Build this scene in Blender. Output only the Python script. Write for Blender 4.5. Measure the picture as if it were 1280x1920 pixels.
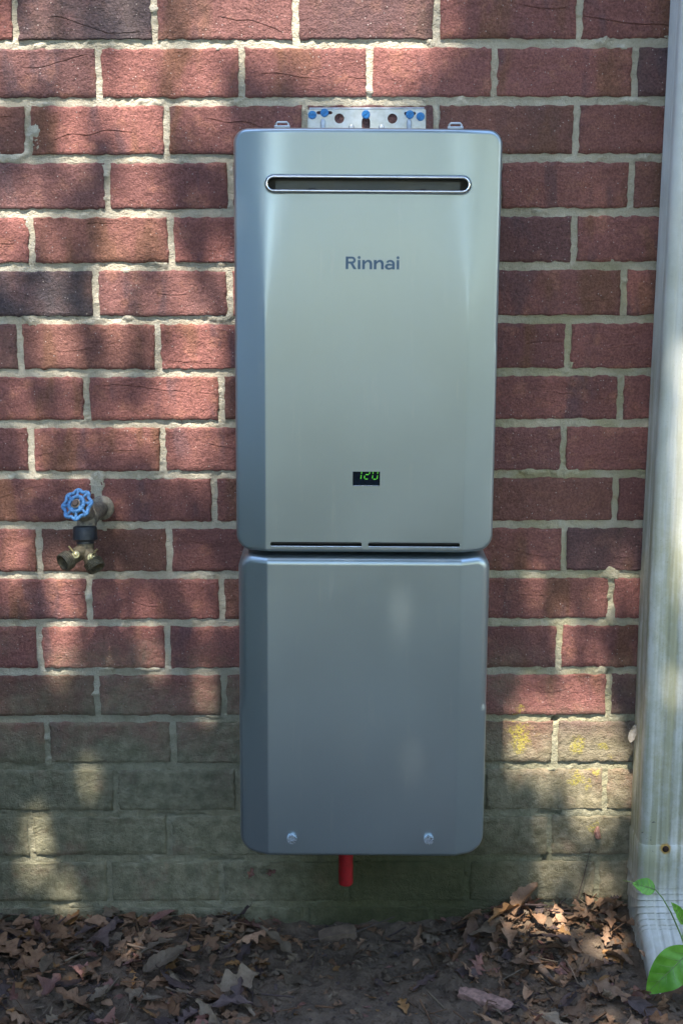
import bpy, bmesh, math, random
import numpy as np
from mathutils import Vector, Matrix

# ------------------------------------------------------------------ clear, camera, light
for o in list(bpy.data.objects):
    bpy.data.objects.remove(o)
scene = bpy.context.scene
COL = scene.collection
R = math.radians

cam_d = bpy.data.cameras.new('camera')
cam = bpy.data.objects.new('camera', cam_d)
COL.objects.link(cam)
PITCH, ROLL = 0.190682, -0.0021186
_c, _s = math.cos(PITCH), math.sin(PITCH)
fwd, up, rt = Vector((0, _c, -_s)), Vector((0, _s, _c)), Vector((1, 0, 0))
ax = rt * math.cos(ROLL) + up * math.sin(ROLL)
ay = -rt * math.sin(ROLL) + up * math.cos(ROLL)
az = -fwd
cam.matrix_world = Matrix(((ax.x, ay.x, az.x, 0), (ax.y, ay.y, az.y, -2.1719),
                           (ax.z, ay.z, az.z, 1.1147), (0, 0, 0, 1)))
cam_d.sensor_fit = 'VERTICAL'
cam_d.sensor_height = 36.0
cam_d.lens = 50.0
cam_d.clip_start, cam_d.clip_end = 0.05, 500.0
cam_d.dof.use_dof = True
cam_d.dof.focus_distance = 2.05
cam_d.dof.aperture_fstop = 11.0
scene.camera = cam

SUN_EL, SUN_AZ = R(60), R(12)            # azimuth measured from the wall's normal towards the left
S = Vector((-math.cos(SUN_EL) * math.sin(SUN_AZ), -math.cos(SUN_EL) * math.cos(SUN_AZ), math.sin(SUN_EL)))
world = bpy.data.worlds.new('World')
scene.world = world
world.use_nodes = True
wn = world.node_tree
wn.nodes.clear()
sky = wn.nodes.new('ShaderNodeTexSky')
sky.sky_type = 'NISHITA'
sky.sun_disc = False
sky.sun_elevation = SUN_EL
sky.sun_rotation = R(192)
sky.air_density, sky.dust_density, sky.ozone_density = 1.15, .45, 1.4
bg = wn.nodes.new('ShaderNodeBackground')
bg.inputs['Strength'].default_value = 0.15
wo = wn.nodes.new('ShaderNodeOutputWorld')
wn.links.new(sky.outputs[0], bg.inputs[0])
wn.links.new(bg.outputs[0], wo.inputs[0])

sun_d = bpy.data.lights.new('sun', 'SUN')
sun_d.energy = 2.8
sun_d.angle = R(0.5)
sun_d.color = (1.0, 0.93, 0.82)
sun = bpy.data.objects.new('sun', sun_d)
sun.rotation_euler = S.to_track_quat('Z', 'Y').to_euler()
sun.location = (-1, -4, 8)
COL.objects.link(sun)

vs = scene.view_settings
vs.view_transform, vs.look = 'Standard', 'None'
vs.exposure, vs.gamma = 2.48, 1.0
vs.use_curve_mapping = False
scene.cycles.use_denoising = True
scene.cycles.max_bounces = 6
scene.cycles.sample_clamp_indirect = 6.0

# ------------------------------------------------------------------ helpers
def obj(name, verts, faces, mat=None, parent=None, smooth=True):
    me = bpy.data.meshes.new(name)
    me.from_pydata([tuple(map(float, v)) for v in verts], [], [tuple(map(int, f)) for f in faces])
    if smooth:
        me.polygons.foreach_set('use_smooth', [True] * len(me.polygons))
    if mat:
        me.materials.append(mat)
    o = bpy.data.objects.new(name, me)
    COL.objects.link(o)
    if parent:
        o.parent = parent
    return o

def tag(o, label, cat, group=None, kind=None):
    o['label'], o['category'] = label, cat
    if group: o['group'] = group
    if kind: o['kind'] = kind
    return o

def thing(name, label, cat, loc=(0, 0, 0), group=None):
    o = bpy.data.objects.new(name, None)
    o.empty_display_size = 0.02
    o.location = loc
    COL.objects.link(o)
    return tag(o, label, cat, group)

class MB:
    """collects pieces of one part"""
    def __init__(s): s.v, s.f = [], []
    def add(s, v, f):
        n = len(s.v)
        s.v += [tuple(q) for q in v]
        s.f += [tuple(i + n for i in q) for q in f]
        return s
    def box(s, c, d, M=None):
        v = []
        for i in (-1, 1):
            for j in (-1, 1):
                for k in (-1, 1):
                    p = Vector((d[0] * i / 2, d[1] * j / 2, d[2] * k / 2))
                    if M: p = M @ p
                    v.append(Vector(c) + p)
        return s.add(v, [(0, 1, 3, 2), (4, 6, 7, 5), (0, 4, 5, 1), (2, 3, 7, 6), (0, 2, 6, 4), (1, 5, 7, 3)])
    def tube(s, pts, rad, n=16, caps=True, closed=False, fn=None):
        """swept tube; rad a number or list; fn(angle, i) scales the radius"""
        pts = [Vector(p) for p in pts]
        m = len(pts)
        rad = rad if isinstance(rad, (list, tuple)) else [rad] * m
        v, f = [], []
        prev = None
        for i, p in enumerate(pts):
            if closed:
                t = pts[(i + 1) % m] - pts[i - 1]
            else:
                t = pts[min(i + 1, m - 1)] - pts[max(i - 1, 0)]
            if t.length < 1e-9: t = prev[2] if prev else Vector((0, 0, 1))
            t.normalize()
            if prev is None:
                a = t.orthogonal().normalized()
            else:
                a = prev[0] - t * prev[0].dot(t)
                a.normalize()
            b = t.cross(a)
            prev = (a, b, t.copy())
            for k in range(n):
                th = 2 * math.pi * k / n
                r = rad[i] * (fn(th, i) if fn else 1)
                v.append(p + a * (r * math.cos(th)) + b * (r * math.sin(th)))
        for i in range(m if closed else m - 1):
            j = (i + 1) % m
            for k in range(n):
                k2 = (k + 1) % n
                f.append((i * n + k, i * n + k2, j * n + k2, j * n + k))
        if caps and not closed:
            f.append(tuple(range(n - 1, -1, -1)))
            f.append(tuple((m - 1) * n + k for k in range(n)))
        return s.add(v, f)
    def lathe(s, origin, axis, prof, n=24):
        """prof: list of (distance along axis, radius)"""
        o, a = Vector(origin), Vector(axis).normalized()
        e1 = a.orthogonal().normalized()
        e2 = a.cross(e1)
        v, f = [], []
        for d, r in prof:
            for k in range(n):
                th = 2 * math.pi * k / n
                v.append(o + a * d + e1 * (r * math.cos(th)) + e2 * (r * math.sin(th)))
        for i in range(len(prof) - 1):
            for k in range(n):
                k2 = (k + 1) % n
                f.append((i * n + k, i * n + k2, (i + 1) * n + k2, (i + 1) * n + k))
        f.append(tuple(range(n - 1, -1, -1)))
        f.append(tuple((len(prof) - 1) * n + k for k in range(n)))
        return s.add(v, f)
    def prism(s, poly, y0, y1):
        """polygon in x,z extruded along y"""
        n = len(poly)
        v = [(x, y0, z) for x, z in poly] + [(x, y1, z) for x, z in poly]
        f = [tuple(range(n)), tuple(range(2 * n - 1, n - 1, -1))]
        f += [(i, i + n, (i + 1) % n + n, (i + 1) % n) for i in range(n)]
        return s.add(v, f)
    def build(s, name, mat, parent=None, smooth=True, angle=35):
        o = obj(name, s.v, s.f, mat, parent, smooth)
        bm = bmesh.new(); bm.from_mesh(o.data)
        bmesh.ops.recalc_face_normals(bm, faces=bm.faces)
        if smooth:
            for e in bm.edges:
                if len(e.link_faces) == 2 and e.calc_face_angle(0) > R(angle): e.smooth = False
        bm.to_mesh(o.data); bm.free()
        return o

def hash2(ix, iy, seed):
    h = (ix.astype(np.int64) * 374761393 + iy.astype(np.int64) * 668265263 + int(seed) * 982451653) & 0xffffffff
    h = ((h ^ (h >> 13)) * 1274126177) & 0xffffffff
    return ((h ^ (h >> 16)) & 0xffff) / 65535.0
def vnoise(x, y, seed=0):
    x = np.asarray(x, float); y = np.asarray(y, float)
    ix, iy = np.floor(x), np.floor(y)
    fx, fy = x - ix, y - iy
    fx, fy = fx * fx * (3 - 2 * fx), fy * fy * (3 - 2 * fy)
    a, b = hash2(ix, iy, seed), hash2(ix + 1, iy, seed)
    c, d = hash2(ix, iy + 1, seed), hash2(ix + 1, iy + 1, seed)
    return (a + (b - a) * fx) * (1 - fy) + (c + (d - c) * fx) * fy - 0.5      # -.5 .. .5
def fbm(x, y, seed=0, oct=3):
    t, a, n = 0, 1.0, 0
    for i in range(oct):
        t = t + a * vnoise(np.asarray(x) * 2 ** i, np.asarray(y) * 2 ** i, seed + 17 * i); n += a; a *= .5
    return t / n * 1.6
def sstep(a, b, x):
    t = np.clip((x - a) / (b - a), 0, 1)
    return t * t * (3 - 2 * t)

# ------------------------------------------------------------------ materials
class NT:
    def __init__(s, name):
        s.m = bpy.data.materials.new(name); s.m.use_nodes = True
        s.t = s.m.node_tree; s.t.nodes.clear()
        s.out = s.n('ShaderNodeOutputMaterial')
        s.b = s.n('ShaderNodeBsdfPrincipled')
        s.t.links.new(s.b.outputs[0], s.out.inputs['Surface'])
    def n(s, t, **kw):
        q = s.t.nodes.new(t)
        for k, v in kw.items(): setattr(q, k, v)
        return q
    def put(s, sock, val):
        if isinstance(val, bpy.types.NodeSocket): s.t.links.new(val, sock)
        else:
            if sock.type == 'RGBA' and len(val) == 3: val = (*val, 1)
            sock.default_value = val
    def set(s, **kw):
        for k, v in kw.items(): s.put(s.b.inputs[k.replace('_', ' ')], v)
        return s
    def math(s, op, a, b=0.0, c=0.0, clamp=False):
        q = s.n('ShaderNodeMath', operation=op, use_clamp=clamp)
        for i, v in enumerate((a, b, c)): s.put(q.inputs[i], v)
        return q.outputs[0]
    def vmath(s, op, a, b=(0, 0, 0)):
        q = s.n('ShaderNodeVectorMath', operation=op)
        s.put(q.inputs[0], a)
        if op == 'SCALE': s.put(q.inputs['Scale'], b)
        else: s.put(q.inputs[1], b)
        return q.outputs['Value'] if op in ('DISTANCE', 'LENGTH', 'DOT_PRODUCT') else q.outputs[0]
    def noise(s, vec, scale, detail=3, rough=.5, dist=0, col=False):
        q = s.n('ShaderNodeTexNoise')
        if vec is not None: s.put(q.inputs['Vector'], vec)
        q.inputs['Scale'].default_value = scale; q.inputs['Detail'].default_value = detail
        q.inputs['Roughness'].default_value = rough; q.inputs['Distortion'].default_value = dist
        return q.outputs[1 if col else 0]
    def voro(s, vec, scale, feature='F1', out='Distance'):
        q = s.n('ShaderNodeTexVoronoi', feature=feature)
        s.put(q.inputs['Vector'], vec); q.inputs['Scale'].default_value = scale
        return q.outputs[out]
    def map(s, v, a, b, c=0.0, d=1.0, smooth=True):
        q = s.n('ShaderNodeMapRange', interpolation_type='SMOOTHSTEP' if smooth else 'LINEAR')
        for i, x in enumerate((v, a, b, c, d)): s.put(q.inputs[i], x)
        return q.outputs[0]
    def mix(s, fac, a, b, mode='MIX'):
        q = s.n('ShaderNodeMix', data_type='RGBA', blend_type=mode)
        s.put(q.inputs[0], fac); s.put(q.inputs[6], a); s.put(q.inputs[7], b)
        return q.outputs[2]
    def bump(s, h, dist, strength=1.0, nrm=None):
        q = s.n('ShaderNodeBump')
        q.inputs['Strength'].default_value = strength; q.inputs['Distance'].default_value = dist
        s.put(q.inputs['Height'], h)
        if nrm: s.put(q.inputs['Normal'], nrm)
        return q.outputs[0]
    def pos(s): return s.n('ShaderNodeNewGeometry').outputs['Position']
    def xyz(s, v):
        q = s.n('ShaderNodeSeparateXYZ'); s.put(q.inputs[0], v); return q.outputs
    def ocoord(s): return s.n('ShaderNodeTexCoord').outputs['Object']
    def rnd(s): return s.n('ShaderNodeObjectInfo').outputs['Random']

def simple(name, col, rough=.5, metal=0.0, noise=0.0, nscale=60, bump=0.0, **kw):
    t = NT(name)
    c = col
    if noise:
        nz = t.noise(t.ocoord(), nscale, 4, .6)
        c = t.mix(t.map(nz, .3, .7), tuple(x * (1 - noise) for x in col), tuple(min(1, x * (1 + noise)) for x in col))
        t.set(Roughness=t.map(nz, .3, .7, max(0, rough - .1), min(1, rough + .12)))
    else:
        t.set(Roughness=rough)
    t.set(Base_Color=c, Metallic=metal)
    if bump:
        t.set(Normal=t.bump(t.noise(t.ocoord(), nscale * 2.5, 4, .6), bump))
    for k, v in kw.items(): t.put(t.b.inputs[k.replace('_', ' ')], v)
    return t.m

def algae_mask(t, P):
    """weathering film that creeps up the wall from the damp ground, higher at the left"""
    x, y, z = t.xyz(P)
    zz = t.math('ADD', z, t.math('MULTIPLY', x, .06))
    nz = t.math('SUBTRACT', t.noise(P, 7, 6, .66), .5)
    zz = t.math('ADD', zz, t.math('MULTIPLY', nz, .52))
    return t.map(zz, .50, .23), x, z

def moss_shade_mask(t, P, x, z):  # moss below the heater, its colour darkened to carry the shade there too
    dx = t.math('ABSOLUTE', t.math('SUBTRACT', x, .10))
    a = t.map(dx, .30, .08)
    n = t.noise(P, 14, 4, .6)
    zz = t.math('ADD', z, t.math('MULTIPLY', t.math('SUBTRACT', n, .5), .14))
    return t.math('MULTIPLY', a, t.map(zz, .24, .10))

def make_brick_mat():
    t = NT('brick_clay')
    P = t.pos()
    at = t.n('ShaderNodeAttribute', attribute_type='GEOMETRY', attribute_name='brk').outputs['Color']
    sp = t.n('ShaderNodeSeparateColor'); t.put(sp.inputs[0], at)
    rnd, dark, brown = sp.outputs[0], sp.outputs[1], sp.outputs[2]
    off = t.n('ShaderNodeCombineXYZ'); t.put(off.inputs[1], t.math('MULTIPLY', rnd, 37.0)); 
    Q = t.vmath('ADD', P, off.outputs[0])
    col = t.mix(rnd, (.272, .113, .096), (.190, .084, .075))
    # broad kiln flashing: brown and purple-grey bands running up the face
    st = t.n('ShaderNodeMapping'); t.put(st.inputs['Vector'], Q); st.inputs['Scale'].default_value = (1, 1, .28)
    n1 = t.noise(st.outputs[0], 15, 3, .5)
    col = t.mix(t.math('MULTIPLY', t.map(n1, .54, .66), .75), col, (.190, .092, .056))
    n2 = t.noise(st.outputs[0], 21, 3, .55, .3)
    col = t.mix(t.math('MULTIPLY', t.map(n2, .56, .68), .65), col, (.130, .075, .080))
    n2b = t.noise(Q, 30, 4, .6)
    col = t.mix(t.math('MULTIPLY', t.map(n2b, .52, .72), .65), col, (.37, .165, .115))
    col = t.mix(t.math('MULTIPLY', brown, .7), col, (.165, .085, .062))
    dn = t.map(t.noise(Q, 14, 3, .6), .25, .62)
    col = t.mix(t.math('MULTIPLY', dark, t.math('ADD', .55, t.math('MULTIPLY', dn, .40))), col, (.078, .066, .070))
    # grit
    g = t.map(t.noise(Q, 300, 4, .75), .28, .72)
    col = t.mix(.85, col, t.mix(g, (.31, .31, .31), (.76, .76, .76)), 'OVERLAY')
    v = t.voro(Q, 250)
    vr = t.n('ShaderNodeTexVoronoi'); t.put(vr.inputs['Vector'], Q); vr.inputs['Scale'].default_value = 250
    pick = t.xyz(vr.outputs['Color'])[0]
    spk = t.math('MULTIPLY', t.map(v, .26, .16), t.map(pick, .90, .93))
    col = t.mix(t.math('MULTIPLY', spk, .75), col, (.55, .46, .42))
    # algae, moss darkened with the shade under the heater, lichen
    m, x, z = algae_mask(t, P)
    an = t.noise(P, 55, 5, .65)
    film = t.mix(t.map(an, .3, .7), (.165, .160, .100), (.305, .285, .188))
    film = t.mix(t.map(x, .1, .4), film, t.mix(t.map(an, .3, .7), (.190, .168, .100), (.360, .312, .205)))
    cover = t.math('MULTIPLY', m, t.map(t.noise(Q, 16, 5, .7), .22, .50, .55, .97))
    col = t.mix(cover, col, film)
    mo = moss_shade_mask(t, P, x, z)
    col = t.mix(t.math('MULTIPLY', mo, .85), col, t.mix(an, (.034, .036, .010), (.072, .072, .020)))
    L = None
    warp = t.vmath('ADD', P, t.vmath('SCALE', t.vmath('SUBTRACT', t.noise(P, 45, 3, .6, col=True), (.5, .5, .5)), .05))
    for (lx, lz, lr) in ((.287, .332, .026), (.287, .312, .018), (.380, .313, .018), (.418, .312, .010), (.431, .292, .007), (.380, .262, .016), (.405, .268, .010),
                         (.392, .243, .012), (.284, .376, .010), (.273, .362, .008), (.405, .172, .010)):
        d = t.vmath('DISTANCE', warp, (lx, 0, lz))
        q = t.map(d, lr, lr * .45)
        L = q if L is None else t.math('MAXIMUM', L, q)
    L = t.math('MULTIPLY', L, t.map(t.noise(P, 330, 4, .75), .42, .56))
    col = t.mix(t.math('MULTIPLY', L, .65), col, (.46, .39, .045))
    t.set(Base_Color=col, Roughness=.92)
    t.b.inputs['Specular IOR Level'].default_value = .25
    h = t.math('ADD', t.math('MULTIPLY', t.noise(Q, 110, 5, .72), .0060), t.math('MULTIPLY', t.noise(Q, 430, 3, .65), .0026))
    pit = t.map(t.noise(Q, 200, 2, .5, .8), .34, .22)
    h = t.math('SUBTRACT', h, t.math('MULTIPLY', pit, .0026))
    t.set(Normal=t.bump(h, 1.0, 1.0))
    return t.m

def make_mortar_mat():
    t = NT('mortar_sand')
    P = t.pos()
    a = t.noise(P, 22, 4, .6); b = t.noise(P, 420, 3, .7)
    col = t.mix(t.map(a, .3, .7), (.44, .392, .300), (.54, .488, .388))
    col = t.mix(.6, col, t.mix(b, (.28, .28, .28), (.76, .76, .76)), 'OVERLAY')
    m, x, z = algae_mask(t, P)
    # green tint, mostly right of the heater
    gr = t.math('MULTIPLY', t.map(t.math('ADD', x, t.math('MULTIPLY', z, -.10)), -.05, .20), t.map(t.noise(P, 7, 4, .6), .34, .62))
    gr = t.math('MULTIPLY', gr, t.map(z, 1.25, .95))
    col = t.mix(t.math('MULTIPLY', gr, .55), col, (.30, .275, .115))
    an = t.noise(P, 40, 4, .65)
    film = t.mix(t.map(an, .3, .7), (.190, .184, .114), (.325, .302, .202))
    col = t.mix(t.math('MULTIPLY', m, .85), col, film)
    mo = moss_shade_mask(t, P, x, z)
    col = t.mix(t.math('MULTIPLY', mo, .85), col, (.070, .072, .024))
    t.set(Base_Color=col, Roughness=.95)
    t.b.inputs['Specular IOR Level'].default_value = .2
    h = t.math('ADD', t.math('MULTIPLY', t.noise(P, 170, 4, .7), .0050), t.math('MULTIPLY', t.noise(P, 520, 2, .6), .0026))
    t.set(Normal=t.bump(h, 1.0, .9))
    return t.m

def make_soil_mat():
    t = NT('soil')
    P = t.pos(); x, y, z = t.xyz(P)
    a = t.noise(P, 30, 5, .65); b = t.noise(P, 260, 4, .7)
    soil = t.mix(t.map(a, .3, .7), (.074, .050, .032), (.145, .100, .064))
    soil = t.mix(t.math('MULTIPLY', t.map(b, .55, .75), .5), soil, (.22, .175, .13))
    lawn = t.mix(t.noise(P, 3, 5, .7), (.150, .130, .096), (.235, .205, .150))
    lawn = t.mix(t.map(y, -3.2, -4.6), lawn, t.mix(t.noise(P, 3, 5, .7), (.022, .038, .016), (.048, .070, .030)))
    dist = t.math('ADD', y, t.math('MULTIPLY', t.noise(P, 1.3, 3), 1.2))
    t.set(Base_Color=t.mix(t.map(dist, -.3, -1.0), soil, lawn), Roughness=.95)
    h = t.math('ADD', t.math('MULTIPLY', t.noise(P, 90, 5, .7), .010), t.math('MULTIPLY', b, .004))
    t.set(Normal=t.bump(h, 1.0, .8))
    return t.m

def make_silver():
    t = NT('silver_paint')
    oc = t.ocoord()
    cl = t.noise(oc, 7, 4, .6)
    st = t.n('ShaderNodeMapping'); t.put(st.inputs['Vector'], oc); st.inputs['Scale'].default_value = (1, 1, .06)
    run = t.noise(st.outputs[0], 60, 4, .6)
    col = t.mix(t.map(cl, .3, .7), (.308, .366, .388), (.322, .380, .402))
    dust = t.math('MULTIPLY', t.map(run, .55, .75), t.map(t.noise(oc, 16, 4, .6), .42, .65))
    col = t.mix(t.math('MULTIPLY', dust, .24), col, (.52, .50, .46))
    t.set(Base_Color=col, Metallic=.80, Roughness=t.math('ADD', t.map(cl, .3, .7, .31, .35), t.math('MULTIPLY', dust, .08)))
    return t.m

def make_downspout_mat():
    t = NT('white_aluminium')
    P = t.pos(); x, y, z = t.xyz(P)
    st = t.n('ShaderNodeMapping'); t.put(st.inputs['Vector'], P); st.inputs['Scale'].default_value = (1, 1, .05)
    streak = t.math('ADD', t.math('MULTIPLY', t.noise(st.outputs[0], 75, 3, .55), .62), t.math('MULTIPLY', t.noise(P, 48, 5, .7), .38))
    film = t.noise(P, 12, 5, .65)
    low = t.map(t.math('ADD', z, t.math('MULTIPLY', t.math('SUBTRACT', film, .5), .9)), 1.40, .50)
    col = t.mix(t.map(film, .3, .7), (.53, .535, .49), (.61, .61, .56))
    col = t.mix(t.math('MULTIPLY', t.math('MULTIPLY', low, t.map(streak, .32, .62)), .84), col, (.29, .28, .155))
    spec = t.noise(P, 330, 3, .7)
    col = t.mix(t.math('MULTIPLY', t.map(spec, .60, .70), t.math('MULTIPLY', low, .45)), col, (.20, .19, .11))
    clean = t.map(t.math('ADD', z, t.math('MULTIPLY', t.math('SUBTRACT', film, .5), .1)), .14, .09)
    col = t.mix(t.math('MULTIPLY', clean, .7), col, t.mix(t.noise(P, 40, 4, .7), (.42, .39, .34), (.58, .56, .51)))
    # rust halo round the screw
    d = t.vmath('DISTANCE', t.vmath('MULTIPLY', P, (1, .3, 1)), (.5045, -.0265, .1755))
    d = t.math('ADD', d, t.math('MULTIPLY', t.math('SUBTRACT', t.noise(P, 160, 3), .5), .004))
    col = t.mix(t.map(d, .0105, .0065), col, (.42, .23, .035))
    # dark scuffs
    sc = t.math('MULTIPLY', t.map(t.noise(P, 120, 3, .7, .4), .64, .70), t.map(t.vmath('DISTANCE', P, (.478, -.085, .20)), .045, .02))
    col = t.mix(sc, col, (.06, .055, .05))
    t.set(Base_Color=col, Roughness=t.map(film, .3, .7, .38, .55))
    t.set(Normal=t.bump(t.noise(P, 60, 3), .0006, .5))
    return t.m

def make_leaf_mat(name, c0, c1, rough=.7):
    t = NT(name)
    oc = t.ocoord(); r = t.rnd()
    off = t.n('ShaderNodeCombineXYZ'); t.put(off.inputs[0], t.math('MULTIPLY', r, 9.0))
    Q = t.vmath('ADD', oc, off.outputs[0])
    n = t.noise(Q, 45, 5, .65)
    col = t.mix(t.map(n, .28, .72), c0, c1)
    col = t.mix(t.math('MULTIPLY', t.map(t.noise(Q, 130, 3, .7), .56, .70), .55), col, tuple(x * .35 for x in c0))
    k = t.map(r, 0, 1, .5, 1.35, False)
    col = t.vmath('SCALE', col, k)
    x, y, z = t.xyz(oc)
    vein = t.math('ABSOLUTE', t.math('SINE', t.math('ADD', t.math('MULTIPLY', y, 420.0), t.math('MULTIPLY', t.math('ABSOLUTE', x), -380.0))))
    t.set(Base_Color=col, Roughness=rough)
    t.b.inputs['Specular IOR Level'].default_value = .35
    t.set(Normal=t.bump(t.math('ADD', t.math('MULTIPLY', t.map(vein, .0, .3), .0006), t.math('MULTIPLY', n, .0015)), 1.0, .7))
    return t.m

def make_green_leaf(name, c0, c1, trans=.25):
    t = NT(name)
    n = t.noise(t.ocoord(), 40, 4, .6)
    col = t.mix(t.map(n, .3, .7), c0, c1)
    t.set(Base_Color=col, Roughness=.32)
    tr = t.n('ShaderNodeBsdfTranslucent'); t.put(tr.inputs[0], t.mix(.5, col, (.16, .30, .02)))
    mx = t.n('ShaderNodeMixShader'); mx.inputs[0].default_value = trans
    t.t.links.new(t.b.outputs[0], mx.inputs[1]); t.t.links.new(tr.outputs[0], mx.inputs[2])
    t.t.links.new(mx.outputs[0], t.out.inputs['Surface'])
    return t.m

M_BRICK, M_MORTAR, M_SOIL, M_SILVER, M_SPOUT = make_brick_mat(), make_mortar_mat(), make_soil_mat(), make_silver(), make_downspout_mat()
M_CHROME = simple('chrome', (.75, .76, .78), .16, 1.0)
M_DARKIN = simple('dark_interior', (.035, .038, .038), .45, .4)
M_BLACK = simple('black_plastic', (.012, .012, .013), .5)
M_GALV = simple('galvanised_steel', (.46, .49, .52), .40, .75, .15, 90)
M_BLUESCREW = simple('blue_screw', (.025, .16, .42), .35, .45, .2, 400)
M_ZINC = simple('zinc_screw', (.55, .62, .68), .32, .85, .25, 300)
M_RED = simple('red_pipe', (.30, .009, .011), .5, 0, .25, 90)
M_PRINT = simple('blue_grey_print', (.060, .115, .190), .55)
M_GLASS = simple('display_window', (.006, .010, .020), .12)
M_BLUEW = simple('blue_wheel_paint', (.070, .200, .40), .5, 0, .40, 260, .0005)
M_BRASS = simple('weathered_brass', (.115, .095, .060), .6, .45, .5, 140, .0008)
M_BRASSY = simple('bare_brass', (.50, .40, .20), .35, .9, .2, 150)
M_SPIGOT = simple('dull_tap_metal', (.20, .175, .135), .62, .35, .45, 120, .0008)
M_COUPLER = simple('black_coupling', (.016, .018, .022), .45, 0, .3, 120, .0003)
M_NUT = simple('rusty_nut', (.10, .070, .055), .6, .4, .4, 200, .0005)
M_RUSTHEAD = simple('rusted_screw', (.035, .014, .008), .8, .2, .3, 300, .0006)
M_BARK = simple('bark', (.075, .055, .040), .95, 0, .4, 12, .02)
M_TREELEAF = make_green_leaf('tree_leaf', (.040, .075, .016), (.085, .130, .030), .2)
M_VINE = make_green_leaf('vine_leaf', (.100, .30, .020), (.210, .48, .055), .30)
M_STEM = simple('vine_stem', (.14, .22, .05), .5)
M_WOOD = simple('weathered_wood', (.17, .115, .075), .85, 0, .35, 60, .001)
M_TWIG = simple('dry_twig', (.085, .060, .045), .85, 0, .35, 90, .0008)
M_FRAG = simple('broken_brick', (.26, .150, .115), .95, 0, .35, 110, .0018)
t = NT('green_segment'); t.set(Base_Color=(.05, .3, .02), Emission_Color=(.16, .85, .03), Emission_Strength=.075); M_SEG = t.m

# ------------------------------------------------------------------ ground
def pile(x, y):
    """height of the litter banked against the wall"""
    x = np.asarray(x, float); y = np.asarray(y, float)
    d = -y
    left = sstep(-.06, -.20, x) * (.010 + .012 * sstep(.25, .0, d))
    right = sstep(.12, .34, x) * (.006 + .042 * sstep(.20, .0, d)) * sstep(.62, .50, x)
    mid = .012 * sstep(.05, .0, d)
    return np.maximum(np.maximum(left, right), mid)
def soil_h(x, y):
    x = np.asarray(x, float); y = np.asarray(y, float)
    near = sstep(-1.6, -.5, y)
    h = (.014 * fbm(x * 9, y * 9, 3, 4) + .011 * fbm(x * 42, y * 42, 4, 3) + .005 * fbm(x * 120, y * 120, 5, 2)) * near + .05 * fbm(x * .5, y * .5, 8, 3) * sstep(-1.0, -4, y)
    hole = np.exp(-(((x - .004) / .022) ** 2 + ((y + .108) / .020) ** 2))
    h = h - .042 * hole + .010 * np.exp(-(((x - .004) / .05) ** 2 + ((y + .108) / .045) ** 2))
    return h
def axis_lines(a, b, step, far, grow=1.35):
    out = list(np.arange(a, b + 1e-9, step))
    s, v = step, b
    while v < far[1]: s *= grow; v += s; out.append(v)
    s, v = step, a
    lo = []
    while v > far[0]: s *= grow; v -= s; lo.append(v)
    return np.array(lo[::-1] + out)
gx = axis_lines(-.70, .70, .006, (-90, 90)); gy = axis_lines(-.62, .03, .006, (-120, 6))
GX, GY = np.meshgrid(gx, gy)
GZ = soil_h(GX, GY) + pile(GX, GY) * .75 * sstep(-.8, -.5, GY)
nx_, ny_ = len(gx), len(gy)
gv = np.stack([GX, GY, GZ], -1).reshape(-1, 3)
gf = [(j * nx_ + i, j * nx_ + i + 1, (j + 1) * nx_ + i + 1, (j + 1) * nx_ + i) for j in range(ny_ - 1) for i in range(nx_ - 1)]
ground = obj('ground', gv, gf, M_SOIL)
ground['kind'] = 'structure'

# ------------------------------------------------------------------ brick wall
wall = thing('brick_wall', 'red brick house wall with sandy mortar and green-grey algae near the ground', 'wall', (0, 0, 0))
BED = [1.3928, 1.3113, 1.2299, 1.1509, 1.0720, .9923, .9123, .8340, .7548, .6752, .5954, .5180, .4378, .3592, .2791, .1983, .1203, .0398]
KNOWN = {  # course (bed joint above it) -> head joints seen
    -1: [-.4743, -.2706, -.0654, .1399, .3476], 0: [-.3548, -.1450, .0421, .2252, .4311], 1: [-.4609, -.2574, -.0524, .1408, .3474],
    2: [-.3468, -.1642, .4315], 3: [-.4630, -.2543, .3496], 4: [-.3699, -.1677, .4261], 5: [-.4878, -.2785, .3445], 6: [-.3892, -.1834, .4268],
    7: [-.4777, -.2745, .3416], 8: [-.3770, -.1970, .4240], 9: [-.4720, -.2686, .3476], 10: [-.3964, -.1883, .4236], 11: [-.4777, -.2750, .3434],
    12: [-.3901, -.1877, .4246], 13: [-.4716, -.2704, .3417], 14: [-.3654, -.1681, .4239], 15: [-.5043, -.2805, .3364], 16: [-.3810, -.1977, .2039, .4160]}
rng = random.Random(11)
beds = {k: z for k, z in enumerate(BED)}
for k in range(18, 20): beds[k] = beds[k - 1] - .0797
for k in range(-1, -18, -1): beds[k] = beds[k + 1] + .0797
JB, JH = .0126, .0098                     # bed and head joint width
courses = []                              # (k, z_low, z_high, [head joints])
XMIN, XMAX = -3.0, 3.0
for k in range(-17, 19):
    ztop, zbot = beds[k], beds[k + 1]
    js = KNOWN.get(k)
    if js is None:
        b = (-.37 if k % 2 == 0 else -.47) + rng.uniform(-.01, .01)
        js = [b, b + .2032]
    full = [js[0]]
    for b in js[1:]:
        a = full[-1]; n = max(1, round((b - a) / .203))
        full += [a + (b - a) * (i + 1) / n + (rng.uniform(-.004, .004) if i < n - 1 else 0) for i in range(n)]
    while full[-1] < XMAX: full.append(full[-1] + .2032 + rng.uniform(-.004, .004))
    while full[0] > XMIN: full.insert(0, full[0] - .2032 + rng.uniform(-.004, .004))
    courses.append((k, zbot + JB / 2, ztop - JB / 2, full))

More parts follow.
